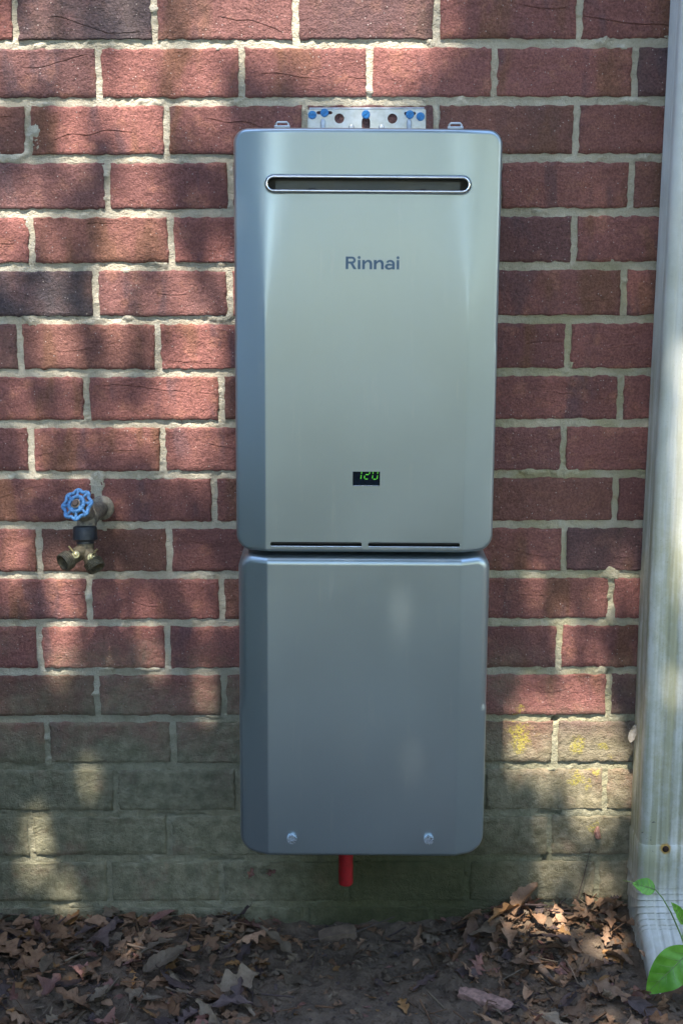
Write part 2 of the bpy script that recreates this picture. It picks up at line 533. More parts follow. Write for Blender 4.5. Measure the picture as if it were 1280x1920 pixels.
def brick_geo(x0, x1, z0, z1, seed, fine=True):
    r = random.Random(seed)
    y0 = r.uniform(-.0024, -.0008); tx, tz = r.uniform(-.005, .005), r.uniform(-.010, .010)
    cx, cz = (x0 + x1) / 2, (z0 + z1) / 2
    nx = 34 if fine else 3
    us = np.linspace(0, 1, nx + 1)
    if fine:
        groove = r.random() < .66
        zc = r.uniform(.22, .80) + r.choice((-1, 1)) * r.uniform(.06, .26) * np.sin(us * r.uniform(2.0, 6.5) + r.uniform(0, 6)) + .10 * vnoise(us * 7, us * 0 + seed, 5)
        zc = np.clip(zc, .12, .88)
        a, b = sorted((r.uniform(-.2, .5), r.uniform(.5, 1.2)))
        gate = sstep(a, a + .12, us) * sstep(b, b - .12, us) * sstep(-.30, -.05, vnoise(us * 5, us * 0 + seed, 9)) * groove
        hw = .0006 / (z1 - z0)
        rows = []
        nb, na = 6, 6
        for j in range(nb): rows.append((zc - hw * 2.6) * j / nb)
        rows += [zc - hw * 2.6, zc - hw * 1.2, zc, zc + hw * 1.2, zc + hw * 2.6]
        for j in range(na): rows.append((zc + hw * 2.6) + (1 - zc - hw * 2.6) * (j + 1) / na)
        V = np.array(rows); ci = nb + 2
    else:
        V = np.array([us * 0, us * 0 + 1.0]); gate = us * 0; ci = -1
    nr = V.shape[0]
    Uq = np.broadcast_to(us, V.shape)
    ins = .0009
    w = .0036 if fine else .0
    X = x0 + ins + (x1 - x0 - 2 * ins) * Uq
    Z = z0 + ins + (z1 - z0 - 2 * ins) * V
    # ragged outline
    eb = w * fbm(X * 115, X * 0 + seed * 3.1, 1) * 1.0
    et = w * fbm(X * 115, X * 0 + seed * 5.3, 2) * 1.0
    el = w * fbm(Z * 115, Z * 0 + seed * 7.7, 3) * 1.0
    er = w * fbm(Z * 115, Z * 0 + seed * 9.1, 4) * 1.0
    Zs = Z + eb * (1 - V) ** 4 + et * V ** 4
    Xs = X + el * (1 - Uq) ** 10 + er * Uq ** 10
    Y = y0 + tx * (Xs - cx) + tz * (Zs - cz)
    if fine:
        Y = Y + .0022 * fbm(Xs * 28 + seed, Zs * 40, 21, 3) + .0010 * fbm(Xs * 120 + seed, Zs * 120, 22, 2)
        Y[ci] += .0026 * gate
        fold = .0002 * gate
        Y[ci + 1] -= fold
    verts = np.stack([Xs, Y, Zs], -1).reshape(-1, 3).tolist()
    n1 = nx + 1
    faces = [(j * n1 + i, j * n1 + i + 1, (j + 1) * n1 + i + 1, (j + 1) * n1 + i) for j in range(nr - 1) for i in range(nx)]
    loop = [i for i in range(n1)] + [j * n1 + nx for j in range(1, nr)] + [(nr - 1) * n1 + i for i in range(nx - 1, -1, -1)] + [j * n1 for j in range(nr - 2, 0, -1)]
    m = len(loop); base = len(verts)
    for ring in range(2):
        for q in loop:
            x, y, z = verts[q]
            dx = math.copysign(1, x - cx) if (q % n1 in (0, nx)) else 0
            dz = -1 if q < n1 else (1 if q >= (nr - 1) * n1 else 0)
            verts.append((x + dx * ins, y + (.0014 if ring == 0 else .05), z + dz * ins))
    for i in range(m):
        j = (i + 1) % m
        faces.append((loop[j], loop[i], base + i, base + j))
        faces.append((base + j, base + i, base + m + i, base + m + j))
    return verts, faces

DARK = {(-1, 1): .95, (4, 1): 1.0, (5, 1): .55, (-1, 3): .55, (4, 2): .35, (10, 5): .0, (9, 6): .5, (3, 5): .3}
def set_brk(me, rgb_list):
    a = me.color_attributes.new('brk', 'FLOAT_COLOR', 'POINT')
    a.data.foreach_set('color', np.array(rgb_list, dtype=np.float32).reshape(-1))
IX0, IX1, IZ0, IZ1 = -.78, .84, -.02, 1.60
rest_v, rest_f, rest_c = [], [], []
heads_of = {}
for k, zl, zh, js in courses:
    heads_of[k] = (zl, zh, js)
    for i in range(len(js) - 1):
        x0, x1 = js[i] + JH / 2, js[i + 1] - JH / 2
        cxm = (x0 + x1) / 2
        sd = (k + 40) * 100 + i
        r = random.Random(sd * 7 + 1)
        rn, dk, br = r.random(), (r.random() < .07) * r.uniform(.2, .7), (r.random() < .36) * r.uniform(.2, 1.0)
        vi = sum(1 for q in js if q < -.60 or False)        # bricks counted from the frame's left edge
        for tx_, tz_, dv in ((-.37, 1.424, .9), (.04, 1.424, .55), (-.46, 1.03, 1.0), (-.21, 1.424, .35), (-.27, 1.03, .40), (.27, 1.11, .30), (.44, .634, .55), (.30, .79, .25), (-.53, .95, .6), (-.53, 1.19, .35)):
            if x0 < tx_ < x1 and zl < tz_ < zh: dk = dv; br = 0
        if x1 > IX0 and x0 < IX1 and zh > IZ0 and zl < IZ1:
            v, f = brick_geo(x0, x1, zl, zh, sd)
            o = obj('brick', v, f, M_BRICK, wall)
            set_brk(o.data, [(rn, dk, br, 1)] * len(v))
        else:
            v, f = brick_geo(x0, x1, zl, zh, sd, False)
            n = len(rest_v); rest_v += v; rest_f += [tuple(q + n for q in g) for g in f]; rest_c += [(rn, dk, br, 1)] * len(v)
rest = obj('outer_bricks', rest_v, rest_f, M_BRICK, wall, False)
set_brk(rest.data, rest_c)
rest['kind'] = 'stuff'

# mortar: a fine relief sheet behind the brick faces, smeared over their edges here and there
mx = axis_lines(-.60, .60, .0026, (-3.05, 3.05), 1.8); mz = axis_lines(-.03, 1.50, .0026, (-.2, 2.75), 1.8)
mx = np.clip(mx, -3.05, 3.05); mz = np.clip(mz, -.2, 2.75)
MX, MZ = np.meshgrid(mx, mz)
dj = np.full(MX.shape, 9.0)
for k, zl, zh, js in courses:
    zb = zl - JB / 2
    dj = np.minimum(dj, np.abs(MZ - zb) - JB / 2)
    sel = (MZ >= zl - JB / 2) & (MZ <= zh + JB / 2)
    for q in js:
        if -.8 < q < .8:
            dq = np.abs(MX - q) - JH / 2
            dj = np.where(sel, np.minimum(dj, dq), dj)
MY = .0014 + .0011 * fbm(MX * 30, MZ * 45, 31, 3) + .0020 * fbm(MX * 150, MZ * 150, 32, 2)
MY += .0030 * sstep(.0016, .0040, dj)
sm = sstep(.26, .42, fbm(MX * 34, MZ * 52, 41, 4)) * sstep(.0042, .0012, dj + .0060 * fbm(MX * 150, MZ * 150, 42, 3))
MY = MY * (1 - sm) + (-.0017 + .0024 * fbm(MX * 160, MZ * 160, 43, 2)) * sm
for bx, bz, ax_, bz_ in ((.421, .596, .013, .010), (-.376, .735, .016, .030), (-.452, 1.262, .010, .018), (.4245, .53, .008, .02), (.30, .757, .028, .006), (.43, 1.312, .02, .006), (.345, .7555, .035, .008)):
    e = np.sqrt(((MX - bx) / ax_) ** 2 + ((MZ - bz) / bz_) ** 2) + .75 * fbm(MX * 110, MZ * 110, 55, 4)
    b = sstep(1.05, .8, e)
    MY = MY * (1 - b) + (-.0026 + .0026 * fbm(MX * 150, MZ * 150, 56, 3)) * b
for bx, bz, ax_, bz_ in ((.4246, .434, .007, .006), (.340, .357, .006, .005), (.335, .197, .02, .003), (-.362, .728, .008, .014), (.33, .118, .006, .012), (-.27, .196, .05, .0025), (-.2, .119, .04, .0025)):
    e = np.sqrt(((MX - bx) / ax_) ** 2 + ((MZ - bz) / bz_) ** 2) + .5 * fbm(MX * 120, MZ * 120, 65, 3)
    MY = MY + .014 * sstep(1.05, .7, e)
nmx = len(mx)
mortar = obj('mortar', np.stack([MX, MY, MZ], -1).reshape(-1, 3),
             [(j * nmx + i, j * nmx + i + 1, (j + 1) * nmx + i + 1, (j + 1) * nmx + i) for j in range(len(mz) - 1) for i in range(nmx - 1)], M_MORTAR, wall)

# ------------------------------------------------------------------ water heater
def stadium(hx, rz, n=14):
    """closed outline in x,z: half length hx, radius rz"""
    c = hx - rz
    return [(c + rz * math.cos(a), rz * math.sin(a)) for a in np.linspace(-math.pi / 2, math.pi / 2, n)] + \
           [(-c + rz * math.cos(a), rz * math.sin(a)) for a in np.linspace(math.pi / 2, 3 * math.pi / 2, n)]

def cover_mesh(name, parent, hw, h, rct, rcb, frt, frb, fx, slope, soft, yf, yb, xs_extra, zs_extra, holes, mat):
    xs = set(np.round(np.linspace(-hw, hw, 71), 5))
    for e in np.concatenate([np.linspace(0, .024, 22), [fx * 0]]):
        xs |= {round(-hw + e, 5), round(hw - e, 5)}
    for e in np.linspace(-.008, .008, 17): xs |= {round(fx + e, 5), round(-fx + e, 5)}
    xs |= {round(float(q), 6) for q in xs_extra}
    zs = set(np.round(np.linspace(0, h, 90), 5))
    for e in np.linspace(0, .03, 31): zs |= {round(e, 5), round(h - e, 5)}
    zs |= {round(float(q), 6) for q in zs_extra}
    xs, zs = np.array(sorted(xs)), np.array(sorted(zs))
    def keep(a, must):
        out = [a[0]]
        for q in a[1:]:
            if q - out[-1] < 2.5e-4:
                if any(abs(q - m_) < 1e-6 for m_ in must): out[-1] = q
                continue
            out.append(q)
        return np.array(out)
    xs, zs = keep(xs, xs_extra), keep(zs, zs_extra)
    X, Z = np.meshgrid(xs, zs)
    top = Z > h / 2
    rc = np.where(top, rct, rcb); fr = np.where(top, frt, frb)
    dz = np.minimum(Z, h - Z)
    w = np.where(dz < rc, hw - rc + np.sqrt(np.maximum(rc ** 2 - (rc - dz) ** 2, 0)), hw)
    X = np.clip(X, -w, w)
    qx, qz = np.abs(X) - (hw - rc), np.abs(Z - h / 2) - (h / 2 - rc)
    d = -(np.hypot(np.maximum(qx, 0), np.maximum(qz, 0)) + np.minimum(np.maximum(qx, qz), 0) - rc)
    d = np.clip(d, 0, 1)
    k = soft(Z)
    tq = np.abs(X) - fx
    Y = yf + slope * .5 * (tq + np.sqrt(tq ** 2 + k ** 2)) - slope * .5 * (-fx + np.sqrt(fx ** 2 + k ** 2))
    e = np.clip(fr - d, 0, None)
    Y = Y + fr - np.sqrt(np.maximum(fr ** 2 - e ** 2, 0))
    v = np.stack([X, Y, Z], -1).reshape(-1, 3).tolist()
    n = len(xs); f = []
    for j in range(len(zs) - 1):
        for i in range(n - 1):
            cx, cz = (xs[i] + xs[i + 1]) / 2, (zs[j] + zs[j + 1]) / 2
            if any(hh(cx, cz) for hh in holes): continue
            f.append((j * n + i, j * n + i + 1, (j + 1) * n + i + 1, (j + 1) * n + i))
    m = len(zs)
    loop = list(range(n)) + [j * n + n - 1 for j in range(1, m)] + [(m - 1) * n + i for i in range(n - 2, -1, -1)] + [j * n for j in range(m - 2, 0, -1)]
    b0 = len(v)
    for q in loop: v.append(tuple(v[q]))
    for q in loop: v.append((v[q][0], yb, v[q][2]))
    L = len(loop)
    for i in range(L):
        j = (i + 1) % L
        f.append((b0 + j, b0 + i, b0 + L + i, b0 + L + j))
    o = obj(name, v, f, mat, parent)
    bm = bmesh.new(); bm.from_mesh(o.data)
    bmesh.ops.dissolve_degenerate(bm, dist=1e-6, edges=bm.edges)
    bm.to_mesh(o.data); bm.free()
    for p_ in o.data.polygons: p_.use_smooth = True
    return o

YF = -.25
heater = thing('water_heater', 'silver metal tankless water heater mounted high on the brick wall', 'water heater', (.0318, 0, .6865))
heater.rotation_euler = (0, .0080, 0)
VZ, VH, VR = .4970, .1362, .0117
LZ, LH = .0114, .0030
rects = [(-.1302, -.0040, LZ - LH, LZ + LH), (.0050, .1312, LZ - LH, LZ + LH), (-.0172, .0201, .0942, .1135)]
xe, ze = [], []
for a, b, c, d in rects: xe += [a, b]; ze += [c, d]
ze += [VZ - VR, VZ + VR] + list(np.linspace(VZ - VR, VZ + VR, 25))
xe += list(np.linspace(VH - VR - .001, VH + .001, 16)) + list(-np.linspace(VH - VR - .001, VH + .001, 16))
def in_rects(x, z): return any(a < x < b and c < z < d for a, b, c, d in rects)
def in_vent(x, z): return math.hypot(max(abs(x) - (VH - VR), 0), z - VZ) < VR
cover = cover_mesh('front_cover', heater, .1785, .569, .019, .021, .0065, .0050, .1362, .48,
                   lambda Z: .0012 + .036 * sstep(.30, .56, Z), YF, -.035, xe, ze, [in_rects, in_vent], M_SILVER)
# rear chassis and inner dark box so nothing shows through the slots
MB().box((0, -.02, .285), (.330, .030, .545)).build('rear_chassis', M_GALV, heater, False)
MB().box((0, -.125, .275), (.320, .17, .40)).build('inner_casing', M_DARKIN, heater, False)
# exhaust vent
vent = MB()
o_st, y_lip = stadium(VH + .0002, VR + .0002, 18), YF
vent.tube([(x, y_lip - .0002, z + VZ) for x, z in o_st], .0008, 8, closed=True)
vent = vent.build('exhaust_vent', M_SILVER, heater)
rim = MB().tube([(x, YF - .0010, z + VZ) for x, z in stadium(VH - .0030, VR - .0026, 22)], .0016, 12, closed=True).build('rim', M_CHROME, vent)
thr = MB()
st_o, st_b = stadium(VH + .0004, VR + .0004, 18), stadium(VH + .0004, VR + .0004, 18)
nst = len(st_o)
thr.add([(x, YF + .0006, z + VZ) for x, z in st_o] + [(x, YF + .032, z + VZ) for x, z in st_b],
        [(i, (i + 1) % nst, (i + 1) % nst + nst, i + nst) for i in range(nst)] + [tuple(range(nst, 2 * nst))])
thr.build('throat', M_DARKIN, vent)
MB().box((0, YF + .016, VZ - .0015), (.245, .003, .0115)).build('baffle', simple('baffle_metal', (.07, .075, .072), .45, .6, .2, 30), vent, False)
for q in (-.073, .073):
    MB().box((q, YF + .009, VZ - .0065), (.0085, .004, .0030)).build('tab', M_BLACK, vent, False)
# lower louvres
for a, b, c, d in rects[:2]:
    lv = MB()
    lv.add([(a, YF + .001, c), (b, YF + .001, c), (b, YF + .001, d), (a, YF + .001, d), (a, YF + .02, c), (b, YF + .02, c), (b, YF + .02, d), (a, YF + .02, d)],
           [(0, 4, 5, 1), (1, 5, 6, 2), (2, 6, 7, 3), (3, 7, 4, 0), (4, 7, 6, 5)])
    lo = lv.build('louvre', M_DARKIN, heater, False)
    MB().box(((a + b) / 2, YF + .007, (c + d) / 2 + .0006), (b - a - .002, .006, .0011)).build('blade', M_DARKIN, lo, False)
    lip = MB().tube([(a + .001, YF - .0001, c - .0002), (b - .001, YF - .0001, c - .0002)], .0008, 8).build('lip', M_CHROME, lo)
    for ex, sg in ((a, 1), (b, -1)):      # rounded slot ends
        for ez, sz in ((c, 1), (d, -1)):
            r_ = .0022
            pts = [(ex, ez)] + [(ex + sg * r_ * (1 - math.sin(t_)), ez + sz * r_ * (1 - math.cos(t_))) for t_ in np.linspace(0, math.pi / 2, 6)]
            MB().prism(pts, YF + .00005, YF + .0015).build('slot_corner', M_SILVER, lo, False)
# display
a, b, c, d = rects[2]
disp = MB().add([(a, YF + .0022, c), (b, YF + .0022, c), (b, YF + .0022, d), (a, YF + .0022, d)], [(0, 1, 2, 3)])
disp.add([(a, YF, c), (b, YF, c), (b, YF, d), (a, YF, d), (a, YF + .0022, c), (b, YF + .0022, c), (b, YF + .0022, d), (a, YF + .0022, d)],
         [(0, 4, 5, 1), (1, 5, 6, 2), (2, 6, 7, 3), (3, 7, 4, 0)])
disp = disp.build('display', M_GLASS, heater, False)
MB().tube([(a, YF - .0002, c - .0002), (b, YF - .0002, c - .0002)], .0006, 8).build('lip', M_CHROME, disp)
sx = (b - a) / 51
SEG = [[(16.8, .3, 16.3, 5), (16, 7, 15.2, 14.5)], [(31.8, .3, 31.2, 5.2), (24, 6.2, 30, 6.2), (22.4, 8, 21.7, 13.5), (22.6, 14.6, 28.4, 14.6)],
       [(38.2, .3, 37.8, 4.8), (47, .3, 46.5, 4.8), (37.5, 7.4, 36.8, 13.5), (46.5, 7.4, 45.6, 14.5), (38.4, 14.8, 44, 14.8)]]
for dg in SEG:
    q = MB()
    for (xa, ya, xb, yb_) in dg:
        p0, p1 = Vector((a + xa * sx, 0, d - ya * sx)), Vector((a + xb * sx, 0, d - yb_ * sx))
        t_ = (p1 - p0).normalized(); nn = Vector((-t_.z, 0, t_.x)) * (.80 * sx)
        poly = [p0 + nn * .4, p0 + t_ * sx * .6 + nn, p1 - t_ * sx * .6 + nn, p1 + nn * .4, p1 - nn * .4, p1 - t_ * sx * .6 - nn, p0 + t_ * sx * .6 - nn, p0 - nn * .4]
        q.prism([(w_.x, min(w_.z, d - .00005)) for w_ in poly], YF + .0019, YF + .0024)
    q.build('digit', M_SEG, disp, False)
# lettering, drawn from strokes (heavy grotesque)
def letters():
    """outlines on a 0..100 x 0..24 raster taken as cap height 24; each a 2D curve spline list"""
    W = 4.9
    def rect(x0, z0, x1, z1): return [(x0, z0), (x1, z0), (x1, z1), (x0, z1)]
    def arc(cx, cz, rx, rz, a0, a1, n=12): return [(cx + rx * math.cos(R(t_)), cz + rz * math.sin(R(t_))) for t_ in np.linspace(a0, a1, n)]
    L = []
    # R
    L.append(rect(0, 0, W, 23))
    bowl = [(W - .1, 23)] + arc(11.8, 16.6, 6.9, 6.4, 90, -90) + [(W - .1, 10.2)]
    inner = [(W - .1, 14.1)] + arc(11.4, 16.65, 2.7, 2.55, -90, 90) + [(W - .1, 19.2)]
    L.append(bowl[:-1] + [(W - .1, 10.2)] + inner)
    L.append([(8.3, 10.6), (13.6, 10.9), (20.2, 0), (14.6, 0)])
    # i
    def dot(cx): return arc(cx, 21.4, 2.75, 2.75, 0, 345, 18)
    L.append(rect(22.3, 0, 22.3 + W, 17)); L.append(dot(22.3 + W / 2))
    # n n
    for x0 in (30.5, 51.8):
        L.append(rect(x0, 0, x0 + W, 17))
        o_ = [(x0 + W - .1, 13.6)] + arc(x0 + 11.4, 10.4, 7.0, 7.1, 128, 0) + [(x0 + 18.4, 0), (x0 + 18.4 - W, 0)] + arc(x0 + 10.0, 9.4, 3.5, 3.9, 0, 120) + [(x0 + W - .1, 9.5)]
        L.append(o_)
    # a
    x0 = 72.3
    L.append([(x0 + 13.2, 0), (x0 + 18.2, 0)] + arc(x0 + 9.9, 10.2, 8.3, 7.3, 0, 158) + arc(x0 + 9.6, 10.4, 3.9, 3.5, 158, 0)[:] + [(x0 + 13.2, 8)])
    oo = arc(x0 + 7.2, 5.0, 7.4, 5.6, 50, 330, 26)
    ii = arc(x0 + 8.2, 4.95, 3.3, 2.1, 330, 50, 18)
    L.append([(x0 + 13.4, 10.3)] + oo + [(x0 + 13.4, 2.2), (x0 + 13.4, 4.2)] + ii + [(x0 + 13.4, 7.3)])
    # i
    L.append(rect(93.8, 0, 93.8 + W, 17)); L.append(dot(93.8 + W / 2))
    return L
LS = .0712 / 98.7
let = None
for li, poly in enumerate(letters()):
    q = MB().prism([(-.0287 + x * LS, .3865 + z * LS * 1.0) for x, z in poly], YF - .00012 - .00002 * li, YF + .0006)
    if let is None: let = q
    else: let.add(q.v, q.f)
let.build('lettering', M_PRINT, heater, False)
# spring latches on the top edge
for lx in (-.1185, .1245):
    q = MB()
    zt = .572
    q.box((lx, -.100, zt + .0015), (.0260, .022, .003))
    q.box((lx, -.104, zt + .0060), (.0180, .010, .0060))
    q.tube([(lx - .0085, -.106, zt + .003), (lx - .0085, -.106, zt + .0125), (lx - .0065, -.106, zt + .0145), (lx + .0065, -.106, zt + .0145), (lx + .0085, -.106, zt + .0125), (lx + .0085, -.106, zt + .003)], .0015, 10)
    q.tube([(lx - .011, -.108, zt + .0085), (lx + .011, -.108, zt + .0085)], .0016, 10)
    q.lathe((lx - .0105, -.112, zt + .0040), (0, -1, 0), [(0, .0024), (.003, .0024), (.0036, .0018)], 12)
    q.lathe((lx + .0105, -.112, zt + .0040), (0, -1, 0), [(0, .0024), (.003, .0024), (.0036, .0018)], 12)
    q.build('latch', M_GALV, heater)

# ------------------------------------------------------------------ screws
def slotted_head(q, c, r, hgt, ang, slots=1, knurl=False, slot_w=.0014):
    """round head facing -y with one or two crossing slots cut as real gaps"""
    c = Vector(c)
    def out(poly, y0, y1): q.prism([(c.x + x, c.z + z) for x, z in poly], c.y + y0, c.y + y1)
    n = 36
    fn = (lambda i: r * (1 + (.06 if i % 2 else -.04))) if knurl else (lambda i: r)
    out([(fn(i) * math.cos(2 * math.pi * i / n), fn(i) * math.sin(2 * math.pi * i / n)) for i in range(n)], 0, -hgt * .55)
    ns = 2 if slots == 1 else 4
    span = 2 * math.pi / ns
    for s_ in range(ns):
        a0 = ang + s_ * span
        h2 = slot_w / 2
        da = math.asin(h2 / r)
        arc = [(fn(i) * .96 * math.cos(t_), fn(i) * .96 * math.sin(t_)) for i, t_ in enumerate(np.linspace(a0 + da, a0 + span - da, 9 if ns == 4 else 15))]
        if ns == 2:
            poly = arc
        else:
            mid = a0 + span / 2; k_ = h2 * math.sqrt(2)
            poly = [(k_ * math.cos(mid), k_ * math.sin(mid))] + arc
        out(poly, -hgt * .5, -hgt)

# ------------------------------------------------------------------ mounting bracket
br = thing('mounting_bracket', 'galvanised mounting plate with holes and blue screws above the heater', 'bracket', (0, 0, 0))
def holed_plate(name, outer, holes, y, th, mat, parent):
    cu = bpy.data.curves.new(name, 'CURVE'); cu.dimensions = '2D'; cu.fill_mode = 'BOTH'; cu.extrude = th / 2
    for poly in [outer] + holes:
        s_ = cu.splines.new('POLY'); s_.points.add(len(poly) - 1)
        for p_, (x, z) in zip(s_.points, poly): p_.co = (x, z, 0, 1)
        s_.use_cyclic_u = True
    tmp = bpy.data.objects.new('tmp', cu); COL.objects.link(tmp)
    dg = bpy.context.evaluated_depsgraph_get()
    me = bpy.data.meshes.new_from_object(tmp.evaluated_get(dg))
    bpy.data.objects.remove(tmp)
    me.name = name
    me.transform(Matrix(((1, 0, 0, 0), (0, 0, -1, y), (0, 1, 0, 0), (0, 0, 0, 1))))
    me.materials.clear(); me.materials.append(mat)
    o = bpy.data.objects.new(name, me); COL.objects.link(o); o.parent = parent
    return o
def circ(x, z, r, n=20): return [(x + r * math.cos(2 * math.pi * i / n), z + r * math.sin(2 * math.pi * i / n)) for i in range(n)]
def slot(x, z, hx, hz):
    if hx > hz: return [(x + a_, z + b_) for a_, b_ in stadium(hx, hz, 8)]
    return [(x + b_, z + a_) for a_, b_ in stadium(hz, hx, 8)]
YB = -.0044
X0, X1, Z0, Z1 = -.0478, .1246, 1.215, 1.3010
holed_plate('plate', [(X0, Z0), (X1, Z0), (X1, Z1 - .003), (X1 - .003, Z1), (X0 + .003, Z1), (X0, Z1 - .003)],
            [circ(-.0019, 1.2868, .0072), circ(.0761, 1.2865, .0072), slot(.0371, 1.279, .0062, .0100), slot(-.0237, 1.2950, .0115, .0024), slot(.1018, 1.2938, .0085, .0024),
             slot(.0371, 1.240, .02, .006)], YB, .0010, M_GALV, br)
lip = MB().tube([(X0 + .002, YB, Z1), (X1 - .002, YB, Z1)], .0014, 10)
lip.box((.0384, YB + .0025, Z1 + .0006), (X1 - X0 - .006, .005, .0012))
lip.box((X0, YB + .004, 1.258), (.0014, .009, .082)); lip.box((X1, YB + .004, 1.258), (.0014, .009, .082))
lip.build('folded_edge', M_GALV, br)
for x, z, an in ((-.0416, 1.2918, .2), (-.0237, 1.2948, .9), (.0371, 1.2924, .7), (.1018, 1.2922, .5), (.1174, 1.2892, 1.2)):
    q = MB(); slotted_head(q, (x, YB - .0008, z), .0053, .0048, an)
    q.lathe((x, YB - .0004, z), (0, -1, 0), [(0, .0062), (.0010, .0062)], 20)
    q.build('screw', M_BLUESCREW, br, True)
for x in (-.0262, .1006):
    MB().tube([(x, YB - .003, 1.215), (x, YB - .003, 1.280), (x, YB - .001, 1.285)], [.0038, .0038, .0026], 14).build('stud', M_GALV, br)
for x in (.0160, .0600):
    MB().lathe((x, YB - .0006, 1.2738), (0, -1, 0), [(0, .0045), (.002, .0042), (.004, .0028), (.0046, .001)], 16).build('rivet', M_GALV, br)

# ------------------------------------------------------------------ pipe cover
pc = thing('pipe_cover', 'plain silver pipe cover with two screws hanging under the water heater', 'pipe cover', (.0283, 0, .2371))
pc.rotation_euler = (0, .0080, 0)
cover_mesh('shell', pc, .1765, .4425, .021, .024, .0115, .0055, .1345, .50, lambda Z: .0014 + 0 * Z, YF, -.03, [], [], [], M_SILVER)
for s_ in (-1, 1):
    fl = MB()
    pts = [(s_ * .168, -.10, .395), (s_ * .168, -.10, .428), (s_ * .163, -.10, .441), (s_ * .150, -.10, .4475), (s_ * .12, -.10, .448)]
    fl.tube(pts, .0035, 10)
    fl.build('rear_flange', M_SILVER, pc)
for x in (-.1008, .0958):
    q = MB(); slotted_head(q, (x, YF + .0005, .0281), .0068, .0075, .5 if x < 0 else .3, 2, True, .0013)
    q.build('screw', M_ZINC, pc, True)

pipe = MB().tube([(.0055, -.11, .30), (.0055, -.11, .131), (.0055, -.11, .1285), (.0055, -.11, .127)], [.0112, .0112, .0105, .0085], 24).build('red_pipe', M_RED)
tag(pipe, 'short red pipe end poking out below the silver pipe cover', 'pipe')

# ------------------------------------------------------------------ hose tap
tap = thing('hose_tap', 'weathered outdoor tap with scalloped blue handwheel on the brick wall', 'tap', (0, 0, 0))
W0 = Vector((-.3700, 0, .7040))
fl = MB().lathe(W0 + Vector((0, -.004, 0)), (-.12, -1, .10), [(0, .0185), (.004, .0190), (.006, .0165), (.008, .0120)], 28)
fl.build('flange', M_SPIGOT, tap)
B = Vector((-.3835, -.058, .7010))
q = MB().tube([W0, W0.lerp(B, .45), W0.lerp(B, .8), B, B + (B - W0) * .12], [.0125, .0125, .0155, .0165, .0120], 20)
WC = Vector((-.3920, -.100, .7275))
AX = Vector((-.30, -.80, .52)).normalized()
q.tube([B + Vector((0, .004, -.004)), B.lerp(WC, .40), B.lerp(WC, .42), B.lerp(WC, .62), B.lerp(WC, .64), B.lerp(WC, .8)], [.0150, .0138, .0158, .0155, .0112, .0100], 20)
OUT = Vector((-.3862, -.071, .6770))
q.tube([B, B.lerp(OUT, .5), OUT], [.0158, .0148, .0140], 20)
q.build('body', M_SPIGOT, tap)
MB().tube([B.lerp(WC, .78), WC + AX * .004], .0042, 14).build('stem', M_NUT, tap)
e1 = AX.orthogonal().normalized(); e1 = (Vector((1, 0, 0)) - AX * AX.x).normalized(); e2 = AX.cross(e1)
def wp(r, th, d=0.0):
    r *= .94
    return WC + e1 * (r * math.cos(th)) + e2 * (r * math.sin(th)) + AX * d
wheel = MB()
NL = 8
N = 96
wheel.tube([wp(.0234 + .0019 * math.cos(NL * th), th, -.0020) for th in np.linspace(0, 2 * math.pi, N, endpoint=False)], .0027, 10, closed=True)
wheel.tube([wp(.0126, th, .0006) for th in np.linspace(0, 2 * math.pi, 48, endpoint=False)], .0029, 10, closed=True)
for i in range(NL):
    th = 2 * math.pi * i / NL
    wheel.tube([wp(.0130, th, .0), wp(.0175, th, -.001), wp(.0250, th, -.0020)], [.0024, .0022, .0030], 8)
for i in range(4):
    th = 2 * math.pi * (i + .5) / 4
    wheel.tube([wp(.004, th, .0), wp(.0130, th, .0004)], [.0026, .0024], 8)
wheel.lathe(WC - AX * .004, AX, [(0, .0070), (.005, .0074), (.0062, .0066)], 20)
wheel = wheel.build('handwheel', M_BLUEW, tap)
MB().lathe(WC + AX * .002, AX, [(0, .0070), (.0012, .0070)], 24).build('washer', simple('pale_washer', (.24, .19, .14), .6, .3, .3, 200), wheel)
MB().lathe(WC + AX * .0030, AX, [(0, .0056), (.0028, .0056), (.0038, .0044)], 6).build('nut', M_NUT, wheel)

sp = thing('hose_splitter', 'two-way brass hose splitter with black coupling hanging from the tap', 'hose splitter', (0, 0, 0))
D1 = Vector((.02, -.18, -1)).normalized()
C0 = OUT + Vector((0, 0, .012))
MB().lathe(C0, D1, [(0, .0140), (.0015, .0172), (.004, .0180), (.016, .0184), (.021, .0186), (.0225, .0165), (.0225, .0150)], 32).build('coupling', M_COUPLER, sp)
C1 = C0 + D1 * .020
MB().lathe(C1, D1, [(0, .0148), (.003, .0148), (.004, .0130), (.007, .0130), (.008, .0118), (.011, .0112)], 28).build('washer_ring', M_COUPLER, sp)
K = C1 + D1 * .016
q = MB().tube([C1, C1 + D1 * .010, K + D1 * .004], [.0125, .0128, .0125], 20)
ends = []
for tgt in (Vector((-.4140, -.106, .6400)), Vector((-.3672, -.094, .6290))):
    dr = (tgt - K).normalized()
    q.tube([K - dr * .003, K + dr * .010, K + dr * .022, tgt - dr * .008], [.0118, .0112, .0112, .0120], 20)
    ends.append((tgt, dr))
q.build('body', M_BRASS, sp)
